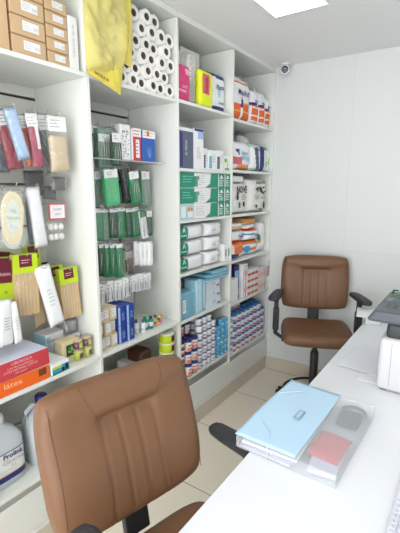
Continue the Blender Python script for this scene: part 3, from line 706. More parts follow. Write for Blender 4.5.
# fifth row: white carded items
for k, (a, v0, v1) in enumerate(((102, 282, 305), (109, 280, 302), (118, 279, 300), (126, 276, 297), (132, 275, 292), (138, 273, 291), (143, 272, 290), (148, 272, 289))):
    hang('carded_item', 'white card with dark print and clear blister, %s from the left in the lowest row' % ['first', 'second', 'third', 'fourth', 'fifth', 'sixth', 'seventh', 'eighth'][k], 'carded item', a, v0, a + 1, v1, .052 if k < 5 else .042, -1.54, card_stack(lab, 2, 1, None, 2, .016, (.5, .9), white), 'white carded items of the lowest row', hook=(hk + 'lowest row of white cards, %s' % ['left', 'middle', 'right'][k // 3]) if k % 3 == 0 else None)
# mid shelf of bay 2
km = mat('kraft_small', srgb(206, 192, 164), .6)
idx = 0
for i, (yy, n, dx) in enumerate(((1.279, 3, 0), (1.322, 3, .0), (1.365, 3, .004))):
    for k in range(n):
        t, hw, h = carton('ointment_carton', 'cream carton with white square label, %s of the %s stack left of the blue cartons' % (['bottom', 'middle', 'topmost'][k], ['left', 'middle', 'right'][i]), 'carton', -1.475 - dx - .012 * ((k + i) % 2), yy - .0205, yy + .0205, ZM + .072 * k, ZM + .0714 + .072 * k, .1, km, 'cream cartons with white labels')
        sticker(t, -hw * .7, hw * .7, h * .25, h * .85, white, ink=greyT, n=3, seed=k + i); 
for k in range(2):
    for j in range(2):
        t, hw, h = carton('syringe_carton', '%s blue carton of the %s stack on the second bay shelf' % (['bottom', 'top'][k], ['left', 'right'][j]), 'carton', -1.475 + .004 * j, 1.391 + .058 * j, 1.447 + .058 * j, ZM + .1 * k, ZM + .0995 + .1 * k, .16, cm('dblue'), 'blue cartons')
        sticker(t, -hw, -hw * .45, .001, h - .001, cm('lblue'), 'pale_stripe', y=-.0007); sticker(t, -hw * .1, hw * .7, h * .2, h * .7, cm('blue'), 'printed_panel', ink=ltgrey, n=3, seed=k)
def bottle(label, X, y, r, h, m, capm, cap=.25, group=None):
    t = thing('small_bottle', label, 'bottle', (X, y, ZM), FRONT, group)
    bm = bmesh.new(); lathe(bm, [(r * .9, 0), (r, .003), (r, h * .68), (r * .85, h * .75), (r * .5, h * .78)], 18); finish('bottle_body', bm, m, t, True)
    bm = bmesh.new(); lathe(bm, [(r * .6, h * .76), (r * .62, h * .99), (r * .5, h)], 16); finish('cap', bm, capm, t, True)
    bm = bmesh.new(); lathe(bm, [(r * 1.02, h * .2), (r * 1.02, h * .55)], 18); finish('bottle_label', bm, lab, t, True)
bottle('yellow-green labelled small bottle right of the blue cartons', -1.52, 1.53, .014, .085, cm('lime'), white)
bottle('white small bottle right of the yellow-green bottle', -1.52, 1.567, .014, .08, whiteP, cm('slate'))
bottle('small white bottle behind the yellow-green bottle', -1.60, 1.58, .015, .09, whiteP, whiteP)
bottle('tall dark green bottle behind the other bottles', -1.63, 1.63, .018, .13, cm('dgreen'), G)
bottle('purple-labelled white bottle before the teal bottles', -1.50, 1.603, .014, .075, whiteP, cm('slate'))
bottle('left one of two teal bottles on the second bay shelf', -1.52, 1.64, .016, .078, cm('teal'), cm('teal'))
bottle('right one of two teal bottles on the second bay shelf', -1.51, 1.678, .016, .074, cm('teal'), cm('dgreen'))
t = thing('candy_packet', 'clear packet of multicoloured sponges by the divider', 'packet', (-1.50, 1.735, ZM), FRONT)
bm = bmesh.new()
for k in range(14):
    bmesh.ops.create_icosphere(bm, subdivisions=2, radius=.011, matrix=Matrix.Translation((random.uniform(-.022, .022), random.uniform(-.012, .012), .013 + .05 * (k / 14) + random.uniform(0, .006))))
for i, f in enumerate(bm.faces): f.material_index = (i // 80) % 5
finish('sponges', bm, [cm('yellow'), cm('oran'), cm('redb'), cm('dgreen'), cm('pink')], t, True)
film_bag(t, .07, .082, .04, film, 2)

# ================================================================== bay 3
def bagp(name, label, cat, X, y0, y1, z0, h, d, mfn, mats, texts=(), seed=0, crumple=.006, rz=0., taper=0., knot=False, group=None, rx=0, partname='bag'):
    t = thing(name, label, cat, (X - d / 2 - .004, (y0 + y1) / 2, z0), FRONT + rz, group, rx=0)
    bm = pillow(y1 - y0, h, d, 20, 26, mfn, seed, crumple, e1=.4, taper=taper)
    z0_ = min(v.co.z for v in bm.verts)
    for v in bm.verts: v.co.z -= z0_ - .0005
    b = finish(partname, bm, mats, t, True)
    for (s, sz, x, z, m, *r) in texts: text(b, s, sz, (x, -d / 2 - crumple * .8 - .002, z), m, bold=.0006, rot=(pi / 2, r[0] if r else 0, 0))
    if knot:
        bm = bmesh.new(); w2 = y1 - y0
        for sx in (-1, 1):
            tube(bm, [(sx * w2 * .10, 0, h * .93), (sx * w2 * .17, .004, h * 1.02), (sx * w2 * .24, .0, h * 1.08), (sx * w2 * .20, -.002, h * 1.15)], [w2 * .15, w2 * .12, w2 * .09, .002], 10)
        for v in bm.verts:
            v.co.y *= .45; q = ncomb((v.co.x * 40, v.co.z * 40, 2), seed) * .007; v.co.x += q; v.co.z += q
        finish('tied_end', bm, whiteP, b, True)
    return t
Z3 = 2.0905
bagp('wipes_pack', 'pink refill pack with white leaf print at the left of the top shelf', 'refill pack', -1.47, 1.896, 2.05, Z3, .205, .06,
     lambda s, q: 1 if (s > .5 and .74 < q < .9 and abs(s - .75) + abs(q - .82) < .2) or (.15 < s < .6 and .25 < q < .32) else 0, [cm('pink'), mat('pale_pink', srgb(236, 170, 200), .4)],
     [('PALMER', .018, -.015, .055, mat('pale_pink', (1, 1, 1))), ('EASY', .022, 0, .08, mat('pale_pink', (1, 1, 1)))], 2)
bagp('clear_bag', 'crumpled clear bag standing between the pink and yellow packs', 'plastic bag', -1.49, 2.045, 2.13, Z3, .30, .08, None, filmT, seed=5, crumple=.014)
carton('white_box', 'white cardboard box behind the pink pack on the top shelf', 'box', -1.60, 1.97, 2.10, Z3, 2.42, .2, white)
carton('white_box', 'larger white cardboard box behind the clear bag on the top shelf', 'box', -1.60, 2.105, 2.31, Z3, 2.45, .2, mat('offwhite_card', srgb(216, 214, 206), .6))
bagp('glove_pack', 'neon yellow pack with a pink printed panel on the top shelf', 'refill pack', -1.458, 2.122, 2.275, Z3, .215, .055,
     lambda s, q: 1 if .14 < s < .66 and .36 < q < .88 else 0, [mat('neon_yellow', srgb(222, 232, 30), .4), cm('rose')], [('TALGE', .030, -.014, .128, cm('crimson'), -pi / 2)], 4)
bagp('diaper_pack', 'white pack with navy corner and navy foot, right of the yellow pack', 'diaper pack', -1.485, 2.28, 2.472, Z3, .24, .08,
     lambda s, q: 1 if q < .14 or q > .9 - .12 * s and q > .86 else (2 if (s - .5) ** 2 + (q - .5) ** 2 < .012 else 0), [whiteP, cm('navy'), cm('ltblue')],
     [('Plena', .042, .004, .155, cm('navy'), R(-8)), ('Confort', .022, .02, .06, cm('slate'))], 6)
# shelf 2
Z32 = 1.7157
t, hw, h = carton('pump_box', 'tall slate blue box at the left of the second shelf', 'box', -1.455, 1.893, 2.035, Z32, 1.95, .15, cm('slate'), side=cm('navy'))
text(t, 'G-TECH', .024, (.0, -.001, h * .5), lab, rot=(pi / 2, -pi / 2, 0)); sticker(t, -hw * .95, hw * .95, h * .9, h * .98, lab, 'top_band')
sticker(t, -hw * .9, -hw * .5, .01, h * .85, cm('navy'), 'navy_edge')
t, hw, h = carton('pump_box', 'tall white box with navy waves beside the slate blue box', 'box', -1.455, 2.042, 2.145, Z32, 1.955, .15, white)
sticker(t, -hw * .2, hw * .9, h * .75, h * .92, cm('lblue'), 'blue_band'); sticker(t, -hw * .9, hw * .9, h * .93, h * .99, cm('navy'), 'navy_band'); sticker(t, -hw * .5, hw * .5, h * .2, h * .6, white, ink=greyT, n=6, seed=1)
for k, (a, b_, hh, cc, lbl) in enumerate(((2.152, 2.20, .13, 'navy', 'small white box with navy print, left in the low group on the second shelf'), (2.208, 2.295, .125, 'ltblue2', 'small white box with pale blue print on the second shelf'),
                                       (2.304, 2.382, .128, 'slate', 'small white box with blue-grey print, right in the low group'))):
    t, hw, h = carton('medicine_box', lbl, 'box', -1.46 + .002 * k, a, b_, Z32, Z32 + hh, .11, white, rz=R(4 - 3 * k))
    sticker(t, -hw * .9, -hw * .1, h * .08, h * .7, cm(cc), 'colour_block'); sticker(t, 0, hw * .9, h * .3, h * .9, white, ink=greyT, n=4, seed=k)
t, hw, h = carton('medicine_box', 'white box with a bright green leaf shape at the right of the second shelf', 'box', -1.455, 2.392, 2.474, Z32, Z32 + .10, .1, white)
bm = bmesh.new(); n = 16; bm.faces.new([bm.verts.new((-.02 + .02 * cos(2 * pi * i / n), -.0008, h * .7 + .014 * sin(2 * pi * i / n))) for i in range(n)]); quad(bm, .0, .008, h * .1, h * .6, -.0008); quad(bm, -.03, .03, h * .05, h * .2, -.0008)
finish('green_print', bm, cm('lgreen'), t)
# shelf 3 glove cartons
Z33 = 1.4127
for k in range(3):
    z = Z33 + .0945 * k; rn = ['bottom', 'middle', 'top'][k]
    t, hw, h = carton('glove_carton', 'long green and white glove carton, %s row left' % rn, 'glove carton', -1.455, 1.895, 2.308, z, z + .094, .24, white, 'green and white glove cartons')
    bm = bmesh.new(); y = -.0008
    if k > 0: quad(bm, -hw, -hw * .28, .002, h - .002, y); box(bm, -hw * .28, -hw * .1, y, y + .0001, h * .1, h * .55); box(bm, -hw * .28, -hw * .02, y, y + .0001, h * .55, h * .75)
    v = [bm.verts.new(p) for p in ((hw * .30, y, .002), (hw, y, .002), (hw, y, h - .002), (hw * .62, y, h - .002), (hw * .58, y, h * .3))]; bm.faces.new(v)
    finish('green_print', bm, cm('teal'), t)
    bm = bmesh.new(); lines(bm, -hw * .2, hw * .3, h * .15, h * .85, 5, -.0012, k); finish('fine_print', bm, ltgrey, t)
    if k > 0:
        bm = bmesh.new(); lines(bm, -hw * .85, -hw * .35, h * .3, h * .8, 3, -.0014, k); finish('pale_print', bm, mat('pale_teal_ink', srgb(120, 200, 180), .6), t)
    else:
        sticker(t, -hw * .98, -hw * .3, .003, h - .003, cm('ltblue'), 'photo_panel', y=-.0007)
        bm = bmesh.new(); n = 20; bm.faces.new([bm.verts.new((-hw * .5 + .030 * cos(2 * pi * i / n), -.0014, h * .5 + .036 * sin(2 * pi * i / n))) for i in range(n)])
        finish('face_picture', bm, cm('peach'), t)
        bm = bmesh.new(); quad(bm, -hw * .63, -hw * .36, h * .12, h * .5, -.002, 0); quad(bm, -hw * .95, -hw * .72, h * .15, h * .85, -.002, 0); quad(bm, -hw * .6, -hw * .53, h * .62, h * .7, -.002, 1); quad(bm, -hw * .46, -hw * .39, h * .62, h * .7, -.002, 1)
        finish('mask_picture', bm, [white, cm('brown')], t)
    for j in range(2):
        a = 2.313 + .082 * j
        t, hw, h = carton('glove_carton', 'green glove carton end with white lettering, %s row, %s one' % (rn, ['left', 'right'][j]), 'glove carton', -1.453, a, a + .080, z, z + .094, .24, cm('teal'), 'green glove carton ends')
        sticker(t, -hw * .95, -hw * .7, .003, h - .003, white, 'white_edge')
        bm = bmesh.new(); bm.faces.new([bm.verts.new(p) for p in ((-.02, -.001, h * .66), (.028, -.001, h * .66), (.014, -.001, h * .8), (.004, -.001, h * .92), (-.006, -.001, h * .8))]); lines(bm, -.022, .03, h * .1, h * .6, 4, -.001, j + k, .5); finish('white_print', bm, lab, t)
# shelf 4 packs
Z34 = 1.0858
for k in range(3):
    z = Z34 + .098 * k; rn = ['bottom', 'middle', 'top'][k]
    bagp('wipes_pack', 'white wipes pack with a green end, %s row of the fourth shelf' % rn, 'wipes pack', -1.455, 1.892, 2.19, z, .094, .16,
         lambda s, q: 1 if s < .31 - .04 * q else (2 if s > .9 and q < .45 + 2 * (s - .9) else 0), [whiteP, cm('teal'), mat('grey_green_print', srgb(170, 186, 172), .5)],
         [('A', .045, -.105, .068, lab), ('Descarpack', .012, -.105, .035, lab)], k, .003, group='white wipes packs with green ends', partname='pack')
    bagp('wipes_pack', 'plain white wipes pack with faint print, %s row of the fourth shelf' % rn, 'wipes pack', -1.455, 2.195, 2.40 - .012 * (k == 0), z, .094, .16,
         None, [whiteP], [('soft', .03, -.03, .045, ltgrey), ('wipes', .018, .05, .06, ltgrey)], k + 5, .004, group='plain white wipes packs', partname='pack')
t, hw, h = carton('white_box', 'white carton with two green stripes against the divider, fourth shelf', 'box', -1.452, 2.402, 2.475, Z34, Z34 + .125, .15, white)
finish('green_stripes', (lambda b: (quad(b, -.02, -.006, h * .3, h * .72, -.0008), quad(b, .02, .034, h * .3, h * .72, -.0008), b)[2])(bmesh.new()), cm('green'), t)
# shelf 5 light blue packs
Z35 = .7846
lb1 = cm('ltblue'); lb2 = cm('ltblue2')
for k, (a, b_, hh, X, mm) in enumerate(((1.893, 2.035, .17, -1.455, lb2), (2.038, 2.068, .165, -1.47, lb1), (2.071, 2.103, .225, -1.46, lb1), (2.107, 2.139, .225, -1.46, lb1), (2.143, 2.178, .215, -1.46, lb2))):
    t, hw, h = carton('surgical_pack', ['pale blue surgical pack with barcode label at the left of the fifth shelf', 'pale blue surgical pack just behind the labelled one', 'slim upright pale blue pack, first of three', 'slim upright pale blue pack, second of three', 'slim upright pale blue pack, third of three'][k], 'surgical pack', X, a, b_, Z35, Z35 + hh, .10, mm, bev=.006)
    if k == 0: sticker(t, -hw * .7, -hw * .2, h * .25, h * .75, white, ink=inkM, n=6, seed=2)
    elif k != 1: sticker(t, -hw * .5, hw * .5, h * .1, h * .9, mat('paler_blue', srgb(206, 228, 234), .5), 'pale_edge')
t, hw, h = carton('surgical_pack', 'large pale blue pack behind the labelled ones on the fifth shelf', 'surgical pack', -1.58, 1.895, 2.06, Z35, Z35 + .23, .2, lb1, bev=.008)
for k in range(3):
    z = Z35 + .063 * k
    t, hw, h = carton('catheter_box', 'white box with black print, %s of the stack on the fifth shelf' % ['bottom', 'middle', 'topmost'][k], 'box', -1.46 - .004 * k, 2.188 + .006 * k, 2.372, z, z + .0625, .2, mat('bluish_white_card', srgb(214, 224, 234), .5), 'white boxes under the blue wraps')
    sticker(t, -hw * .1, hw * .35, h * .35, h * .8, mat('bluish_white_card', (1, 1, 1)), ink=inkM, n=2, seed=k); sticker(t, hw * .5, hw * .9, h * .2, h * .4, cm('slate'), 'blue_print')
for k in range(3):
    z = Z35 + .190 + .0235 * k
    t, hw, h = carton('wrap_pack', 'flat pale teal wrap pack, %s of the pile over the white boxes' % ['lowest', 'middle', 'topmost'][k], 'surgical pack', -1.452 + .004 * k, 2.15 + .05 * k, 2.472 - .01 * k, z, z + .023, .22, lb2, 'flat pale teal wrap packs', bev=.006)
    sticker(t, -hw * .9, hw * .9, h * .3, h * .6, lb1, 'pale_edge')
    if k == 0: pass
# ---- cans
def can0(name, label, r, h, bodym, lidm, lidh, band=None, group=None):
    t = thing(name, label, name.split('_')[-1], (0, 0, 0), FRONT, group)
    bm = bmesh.new(); lathe(bm, [(r * .94, 0.0005), (r, .002), (r, h - lidh - .002), (r * .9, h - lidh - .0005)], 18); b = finish('can_body', bm, bodym, t, True)
    bm = bmesh.new(); lathe(bm, [(r * 1.02, h - lidh), (r * 1.04, h - lidh + .001), (r * 1.04, h - .002), (r * .98, h - .0005)], 18); finish('lid', bm, lidm, t, True)
    if band:
        for (z0, z1, m, a0, a1) in band:
            bm = bmesh.new(); n = 10
            for i in range(n):
                q0 = a0 + (a1 - a0) * i / n; q1 = a0 + (a1 - a0) * (i + 1) / n
                f = bm.faces.new([bm.verts.new(((r + .0006) * cos(a), (r + .0006) * sin(a), zz * h)) for a, zz in ((q0, z0), (q1, z0), (q1, z1), (q0, z1))]); f.smooth = True
            finish('can_label', bm, m, b)
    return t
HID = (-50, 0, -5)
Z36 = .3856
nv = cm('navy')
FA = (-pi * .98, -pi * .02)
sm = can0('supplement_can', '', .026, .042, cm('label'), nv, .012, [(.05, .38, cm('orangeT'), *FA), (.0, .06, nv, *FA)])
bg_ = can0('supplement_can', '', .030, .084, nv, nv, .014, [(.08, .8, cm('label'), *FA), (.1, .4, cm('orangeT'), -pi * .75, -pi * .3), (.5, .6, cm('redb'), -pi * .7, -pi * .35)])
wt = can0('cream_can', '', .0255, .0515, cm('label'), cm('slate'), .008, [(.3, .55, mat('lilac', srgb(170, 168, 200), .5), -pi * .7, -pi * .4), (.0, .12, mat('lilac', (1, 1, 1)), *FA)])
bl = can0('tape_roll', '', .026, .0455, cm('sky'), cm('ltblue2'), .006, [(.15, .5, cm('ltblue'), -pi * .7, -pi * .35)])
cats = {id(sm): 'can', id(bg_): 'can', id(wt): 'can', id(bl): 'tub'}
for o in (sm, bg_, wt, bl): o['category'] = cats[id(o)]
def column(proto, y, X, z0, h, n, desc, group, first_used):
    for k in range(n):
        loc = (X + random.uniform(-.002, .002), y + random.uniform(-.002, .002), z0 + h * k)
        nm = 'bottom' if k == 0 else ('topmost' if k == n - 1 else ['', 'second', 'third', 'fourth', 'fifth', 'sixth', 'seventh', 'eighth', 'ninth'][k] + ' from bottom')
        lb_ = desc.replace('#', nm)
        if id(proto) not in first_used:
            first_used.add(id(proto)); proto.location = loc; proto['label'] = lb_; proto['group'] = group
        else: dup(proto, loc, lb_, group, FRONT + random.uniform(-.45, .45))
used = set()
g1 = 'navy lidded cans with orange labels'
column(sm, 1.918, -1.478, Z36, .0425, 6, 'small orange and white can, # in the stack by the divider', g1, used)
column(bg_, 1.985, -1.475, Z36, .0845, 3, 'navy can with orange label, # in the left front stack', g1, used)
column(bg_, 2.052, -1.475, Z36, .0845, 3, 'navy can with orange label, # in the right front stack', g1, used)
column(bg_, 1.925, -1.545, Z36, .0845, 4, 'navy can in the second row behind the small cans, #', g1, used)
column(bg_, 1.995, -1.545, Z36, .0845, 4, 'navy can in the second row left, # of its stack', g1, used)
column(bg_, 2.065, -1.545, Z36, .0845, 4, 'navy can in the second row right, # of its stack', g1, used)
g2 = 'white cream cans with grey-blue lids'
for j, (y, n) in enumerate(((2.118, 7), (2.173, 7), (2.228, 7), (2.283, 6))):
    column(wt, y, -1.475, Z36, .052, n, 'white can with grey-blue lid, # in the %s stack' % ['left', 'second', 'third', 'right'][j], g2, used)
column(wt, 2.145, -1.535, Z36, .052, 7, 'white can in the second row between stacks, #', g2, used)
column(wt, 2.20, -1.535, Z36, .052, 7, 'white can in the second row right, #', g2, used)
g3 = 'blue tubs beside the white cans'
for j, (y, n) in enumerate(((2.342, 5), (2.396, 6), (2.4485, 6))):
    column(bl, y, -1.475, Z36, .0458, n, 'blue tub, # in the %s blue stack' % ['left', 'middle', 'right'][j], g3, used)
# ================================================================== bay 4
Z41, Z42, Z43, Z44, Z45, Z46 = 2.0707, 1.7287, 1.4127, 1.0757, .7507, .3457
dm = [whiteP, cm('orange'), cm('navy'), cm('ltblue'), mat('soft_orange', srgb(238, 150, 90), .4)]
def dfn(s, q):
    if q > .86 and q < .9: return 1
    if q < .42 and ((s < .42 and q < .38 - .2 * (s - .2) ** 2) or (s > .5 and s < .9)): return 1 if (int(q * 26) % 5) else 4
    if .52 < q < .55 and .2 < s < .8: return 4
    if .3 < q < .5 and .42 < s < .5: return 2
    return 0
bagp('diaper_bag', 'white and orange adult diaper bag, nearest and largest on the top shelf', 'diaper bag', -1.455, 2.500, 2.79, Z41, .285, .13, dfn, dm,
     [('Maxfral', .052, .0, .185, cm('navy')), ('+', .06, .075, .19, cm('cyan')), ('plus', .02, -.03, .15, cm('oran'))], 3, .008, knot=True)
for k, (a, b_, hh, X) in enumerate(((2.795, 2.925, .25, -1.46), (2.93, 3.035, .255, -1.462), (3.04, 3.133, .24, -1.464))):
    bagp('diaper_bag', ['white and orange diaper bag right of the largest one', 'third white and orange diaper bag with tied top', 'white and orange diaper bag in the corner of the top shelf'][k], 'diaper bag', X, a, b_, Z41, hh, .13,
         (lambda s, q: 1 if .12 < s < .85 and .1 < q < .52 and int(q * 26) % 6 else (2 if .55 < q < .6 and s < .6 else 0)), dm,
         [('Max', .026, -.012, hh * .66, cm('navy'))], 8 + k, .010, knot=k != 0)
# shelf 2
bagp('diaper_bag', 'white bag with pink and navy print and orange foot, left of the second shelf', 'diaper bag', -1.458, 2.502, 2.81, Z42, .20, .12,
     lambda s, q: 1 if (q < .2 and s > .3) else (2 if s < .35 and .45 < q < .75 and abs(s * 1.2 - (1.1 - q)) < .16 else (3 if s < .5 and .18 < q < .46 else (4 if s > .4 and .35 < q < .5 else 0))),
     [whiteP, mat('soft_orange', (1, 1, 1)), cm('navy'), cm('rose'), cm('ltblue')], [('Bigfral', .034, .02, .12, cm('sky'))], 12, .012)
bagp('diaper_bag', 'orange-topped crumpled bag behind the pink and navy printed bag', 'diaper bag', -1.60, 2.56, 2.78, Z42, .28, .1, lambda s, q: 1 if q > .72 and s < .8 else 0, [whiteP, cm('orangeT')], (), 14, .014)
bagp('white_bag', 'plain white tented bag behind the middle of the second shelf', 'bag', -1.59, 2.83, 3.10, Z42, .285, .1, None, whiteP, (), 15, .014, taper=.6)
bagp('diaper_bag', 'pale green bag with a navy slanted stripe, middle of the second shelf', 'diaper bag', -1.458, 2.815, 2.985, Z42, .205, .1,
     lambda s, q: 1 if abs(s - (.62 - .3 * q)) < .17 and q < .85 else (2 if q < .12 or q > .86 else 0), [whiteP, cm('slate'), mat('pale_green_print2', srgb(176, 206, 190), .4)], [('Tena', .04, .0, .165, cm('navy'))], 17, .006)
bagp('diaper_bag', 'pale green bag with an upright navy stripe, right of the second shelf', 'diaper bag', -1.458, 2.985, 3.09, Z42, .20, .1,
     lambda s, q: 1 if s < .32 else (2 if q > .85 else (3 if s > .7 and .3 < q < .6 else 0)), [mat('pale_green_bag', srgb(206, 224, 214), .4), cm('navy'), cm('teal'), cm('lgreen')], [('C', .05, .015, .06, cm('navy'))], 18, .006)
bagp('white_bag', 'narrow white bag with green print in the corner of the second shelf', 'bag', -1.462, 3.085, 3.133, Z42, .18, .09, lambda s, q: 1 if .3 < s < .6 and .3 < q < .6 else 0, [whiteP, cm('lgreen')], (), 19, .006)
# shelf 3 : white bags with black print
def black_print(fn_bm, b):
    finish('black_print', fn_bm, inkM, b)
for k, (a, b_, X) in enumerate(((2.500, 2.785, -1.456), (2.79, 3.11, -1.456))):
    t = bagp('cotton_bag', ['white bag with bold black lettering, left one of two on the third shelf', 'white bag with a black leaf drawing, right one of two on the third shelf'][k], 'bag', X, a, b_, Z43, (.225, .258)[k], .14, None, mat('white_poly', srgb(226, 226, 220), .35), (), 21 + k, .006)
    b = t.children[0]; yy = -.079
    if k == 0:
        text(b, 'NOVE', .068, (.0, yy, .175), inkM, bold=.002, sx=.85)
        bm = bmesh.new(); bmesh.ops.create_circle(bm, cap_ends=True, segments=16, radius=.014, matrix=Matrix.Translation((-.06, yy, .145)) @ Matrix.Rotation(pi / 2, 4, 'X')); quad(bm, -.075, -.045, .105, .135, yy)
        bmesh.ops.create_circle(bm, cap_ends=True, segments=16, radius=.012, matrix=Matrix.Translation((-.03, yy, .075)) @ Matrix.Rotation(pi / 2, 4, 'X')); quad(bm, .02, .045, .055, .09, yy); quad(bm, -.04, -.02, .045, .07, yy)
        lines(bm, .0, .07, .1, .145, 4, yy, 4); black_print(bm, b)
    else:
        text(b, 'ALGODÃO', .032, (.0, yy, .232), inkM, bold=.0012)
        bm = bmesh.new()
        for (x0, z0, x1, z1, ww) in ((-.09, .175, -.02, .195, .012), (-.03, .2, .05, .15, .02), (.02, .185, .08, .2, .008), (.0, .17, .07, .135, .008), (-.07, .15, -.02, .18, .008), (.03, .15, .1, .165, .007)):
            bm.faces.new([bm.verts.new(p) for p in ((x0, yy, z0), ((x0 + x1) / 2, yy, (z0 + z1) / 2 - ww), (x1, yy, z1), ((x0 + x1) / 2, yy, (z0 + z1) / 2 + ww))])
        lines(bm, -.1, -.0, .1, .14, 4, yy, 6); lines(bm, .01, .1, .1, .13, 3, yy, 8)
        quad(bm, -.08, -.055, .04, .06, yy); quad(bm, .05, .08, .03, .07, yy); quad(bm, -.02, .02, .02, .03, yy); quad(bm, .055, .072, .07, .085, yy); black_print(bm, b)
bagp('white_bag', 'rolled white bag lying over the bag with bold black lettering', 'bag', -1.48, 2.505, 2.77, Z43 + .226, .052, .12, None, whiteP, (), 24, .006)
# shelf 4: orange and white packs lying in a pile
pil = [(2.502, 2.75, 0, .125, 'orange and white pack, bottom left of the pile on the fourth shelf', lambda s, q: 1 if q > .3 and s > .25 else (2 if q < .35 and s < .5 else 0)),
       (2.502, 2.75, .127, .085, 'white and orange pack over the bottom left pack', lambda s, q: 1 if q < .2 else 0),
       (2.755, 3.0, 0, .115, 'orange striped pack with a blue disc, bottom right of the pile', lambda s, q: 1 if q > .72 or (.3 < q < .5 and s > .3) else (3 if (s - .18) ** 2 * 5 + (q - .4) ** 2 < .07 else 0)),
       (2.755, 2.99, .117, .085, 'white pack with blue lettering in the middle of the pile', lambda s, q: 1 if q > .85 else (3 if .5 < q < .65 and s < .5 else 0)),
       (2.502, 2.74, .214, .055, 'peach and orange pack on the left top of the pile', lambda s, q: 1 if q < .6 and s < .8 else 0),
       (2.745, 2.93, .204, .04, 'orange-edged white pack near the top of the pile', lambda s, q: 1 if q < .3 else 0),
       (2.745, 2.93, .246, .045, 'brown and orange pack on the right top of the pile', lambda s, q: 1 if q > .2 else 0)]
for k, (a, b_, z, hh, lbl, fn) in enumerate(pil):
    bagp('wipes_pack', lbl, 'wipes pack', -1.456 - .006 * (k % 3), a, b_, Z44 + z, hh, .2, fn, [whiteP, cm('peach') if k == 4 else cm('orangeT') if k != 6 else mat('ochre', srgb(200, 140, 70), .4), cm('navy'), cm('sky')],
         [('Bebe', .03, .03, hh * .5, cm('navy'))] if k in (1, 3) else (), 30 + k, .008, rz=R([0, 2, -1, 2, -2, 1, 0][k]), partname='pack')
bagp('white_bag', 'white crumpled bag at the right end of the fourth shelf', 'bag', -1.47, 3.0, 3.128, Z44, .25, .12, None, whiteP, (), 41, .014, taper=.3)
t = thing('teal_packet', 'small round teal and yellow packets leaning in front of the white bag', 'packet', (-1.47, 2.975, Z44 + .082), FRONT)
for (x, z, cc) in ((0, .045, 'teal'), (.012, .02, 'yellow')):
    bm = bmesh.new(); lathe(bm, [(.024, -.004), (.025, 0), (.024, .004)], 20, axis='y', cx=x, cz=z + .002); finish('round_packet', bm, cm(cc) if cc == 'teal' else mat('amber', srgb(226, 180, 60), .4), t, True)
# shelf 5 boxes
t, hw, h = carton('white_box', 'plain white carton at the left front of the fifth shelf', 'box', -1.452, 2.502, 2.612, Z45, Z45 + .18, .15, white)
t, hw, h = carton('bandage_box', 'navy and blue box behind the plain white carton', 'box', -1.49, 2.62, 2.695, Z45, Z45 + .265, .15, cm('navy')); sticker(t, -hw * .8, hw * .8, h * .6, h * .85, cm('lblue'), 'pale_band'); sticker(t, -hw * .8, hw * .8, h * .1, h * .3, cm('lblue'), 'pale_band')
t, hw, h = carton('bandage_box', 'dark maroon box at the back left of the fifth shelf', 'box', -1.66, 2.51, 2.64, Z45, Z45 + .26, .12, cm('maroon'))
ys = 2.702
for k in range(10):
    if k in (2, 3, 4):
        w_ = .061
        for q in range(4):
            t, hw, h = carton('bandage_box', 'white box with orange-red band, %s in the %s low stack' % (['bottom', 'second', 'third', 'topmost'][q], ['left', 'middle', 'right'][k - 2]), 'box', -1.456, ys, ys + w_ - .002, Z45 + .052 * q, Z45 + .0515 + .052 * q, .16, white, 'white boxes with orange-red bands')
            sticker(t, -hw * .95, hw * .95, h * .1, h * .5, cm('orange') if q % 2 == 0 else cm('redb'), 'orange_band', y=-.0007); sticker(t, -hw * .6, hw * .8, h * .6, h * .95, white, ink=greyT, n=2, seed=q)
    else:
        w_ = .034 if k < 5 else .030
        for q in range(2 if k < 9 else 1):
            hh = .135 if k < 5 else .095
            t, hw, h = carton('bandage_box', 'slim white box with orange edge, %s tier, %s from the left' % (['lower', 'upper'][q], ['first', 'second', '', '', '', 'third', 'fourth', 'fifth', 'sixth', 'seventh'][k]), 'box', -1.456, ys, ys + w_ - .002, Z45 + hh * q, Z45 + hh * q + hh - .001, .16, white, 'slim white and orange upright boxes')
            sticker(t, -hw * .95, -hw * .45, .002, h - .002, cm('brown') if k == 1 else cm('orangeT'), 'orange_edge'); sticker(t, hw * .2, hw * .7, h * .3, h * .6, cm('orange'), 'orange_print')
    ys += w_ + .001
# shelf 6 pots
pt = can0('ointment_pot', '', .031, .060, cm('ltblue'), mat('mid_blue', srgb(46, 106, 170), .4), .014, [(.08, .7, cm('label'), *FA), (.1, .36, cm('rose'), -pi * .8, -pi * .4)]); pt['category'] = 'pot'
pt2 = can0('ointment_pot', '', .026, .045, cm('sky'), cm('ltblue2'), .010, [(.1, .66, cm('label'), -pi * .8, -pi * .3)]); pt2['category'] = 'pot'
used2 = set(); heights = (4, 4, 4, 4, 4, 4, 4)
column(pt2, 2.53, -1.476, Z46, .0455, 6, 'small pale blue pot, # in the stack by the divider', 'blue pots', used2)
nmy = ['first', 'second', 'third', 'fourth', 'fifth', 'sixth', 'seventh', 'eighth']
for j in range(8):
    column(pt, 2.592 + .0685 * j, -1.482, Z46, .0605, (5, 5, 5, 5, 5, 5, 5, 4)[j], 'blue lidded pot, # of the %s front stack' % nmy[j], 'blue pots', used2)
for j in range(8):
    column(pt, 2.55 + .0705 * j, -1.552, Z46, .0605, 6 if j < 4 else 5, 'blue lidded pot, # of the %s rear stack' % nmy[j], 'blue pots', used2)

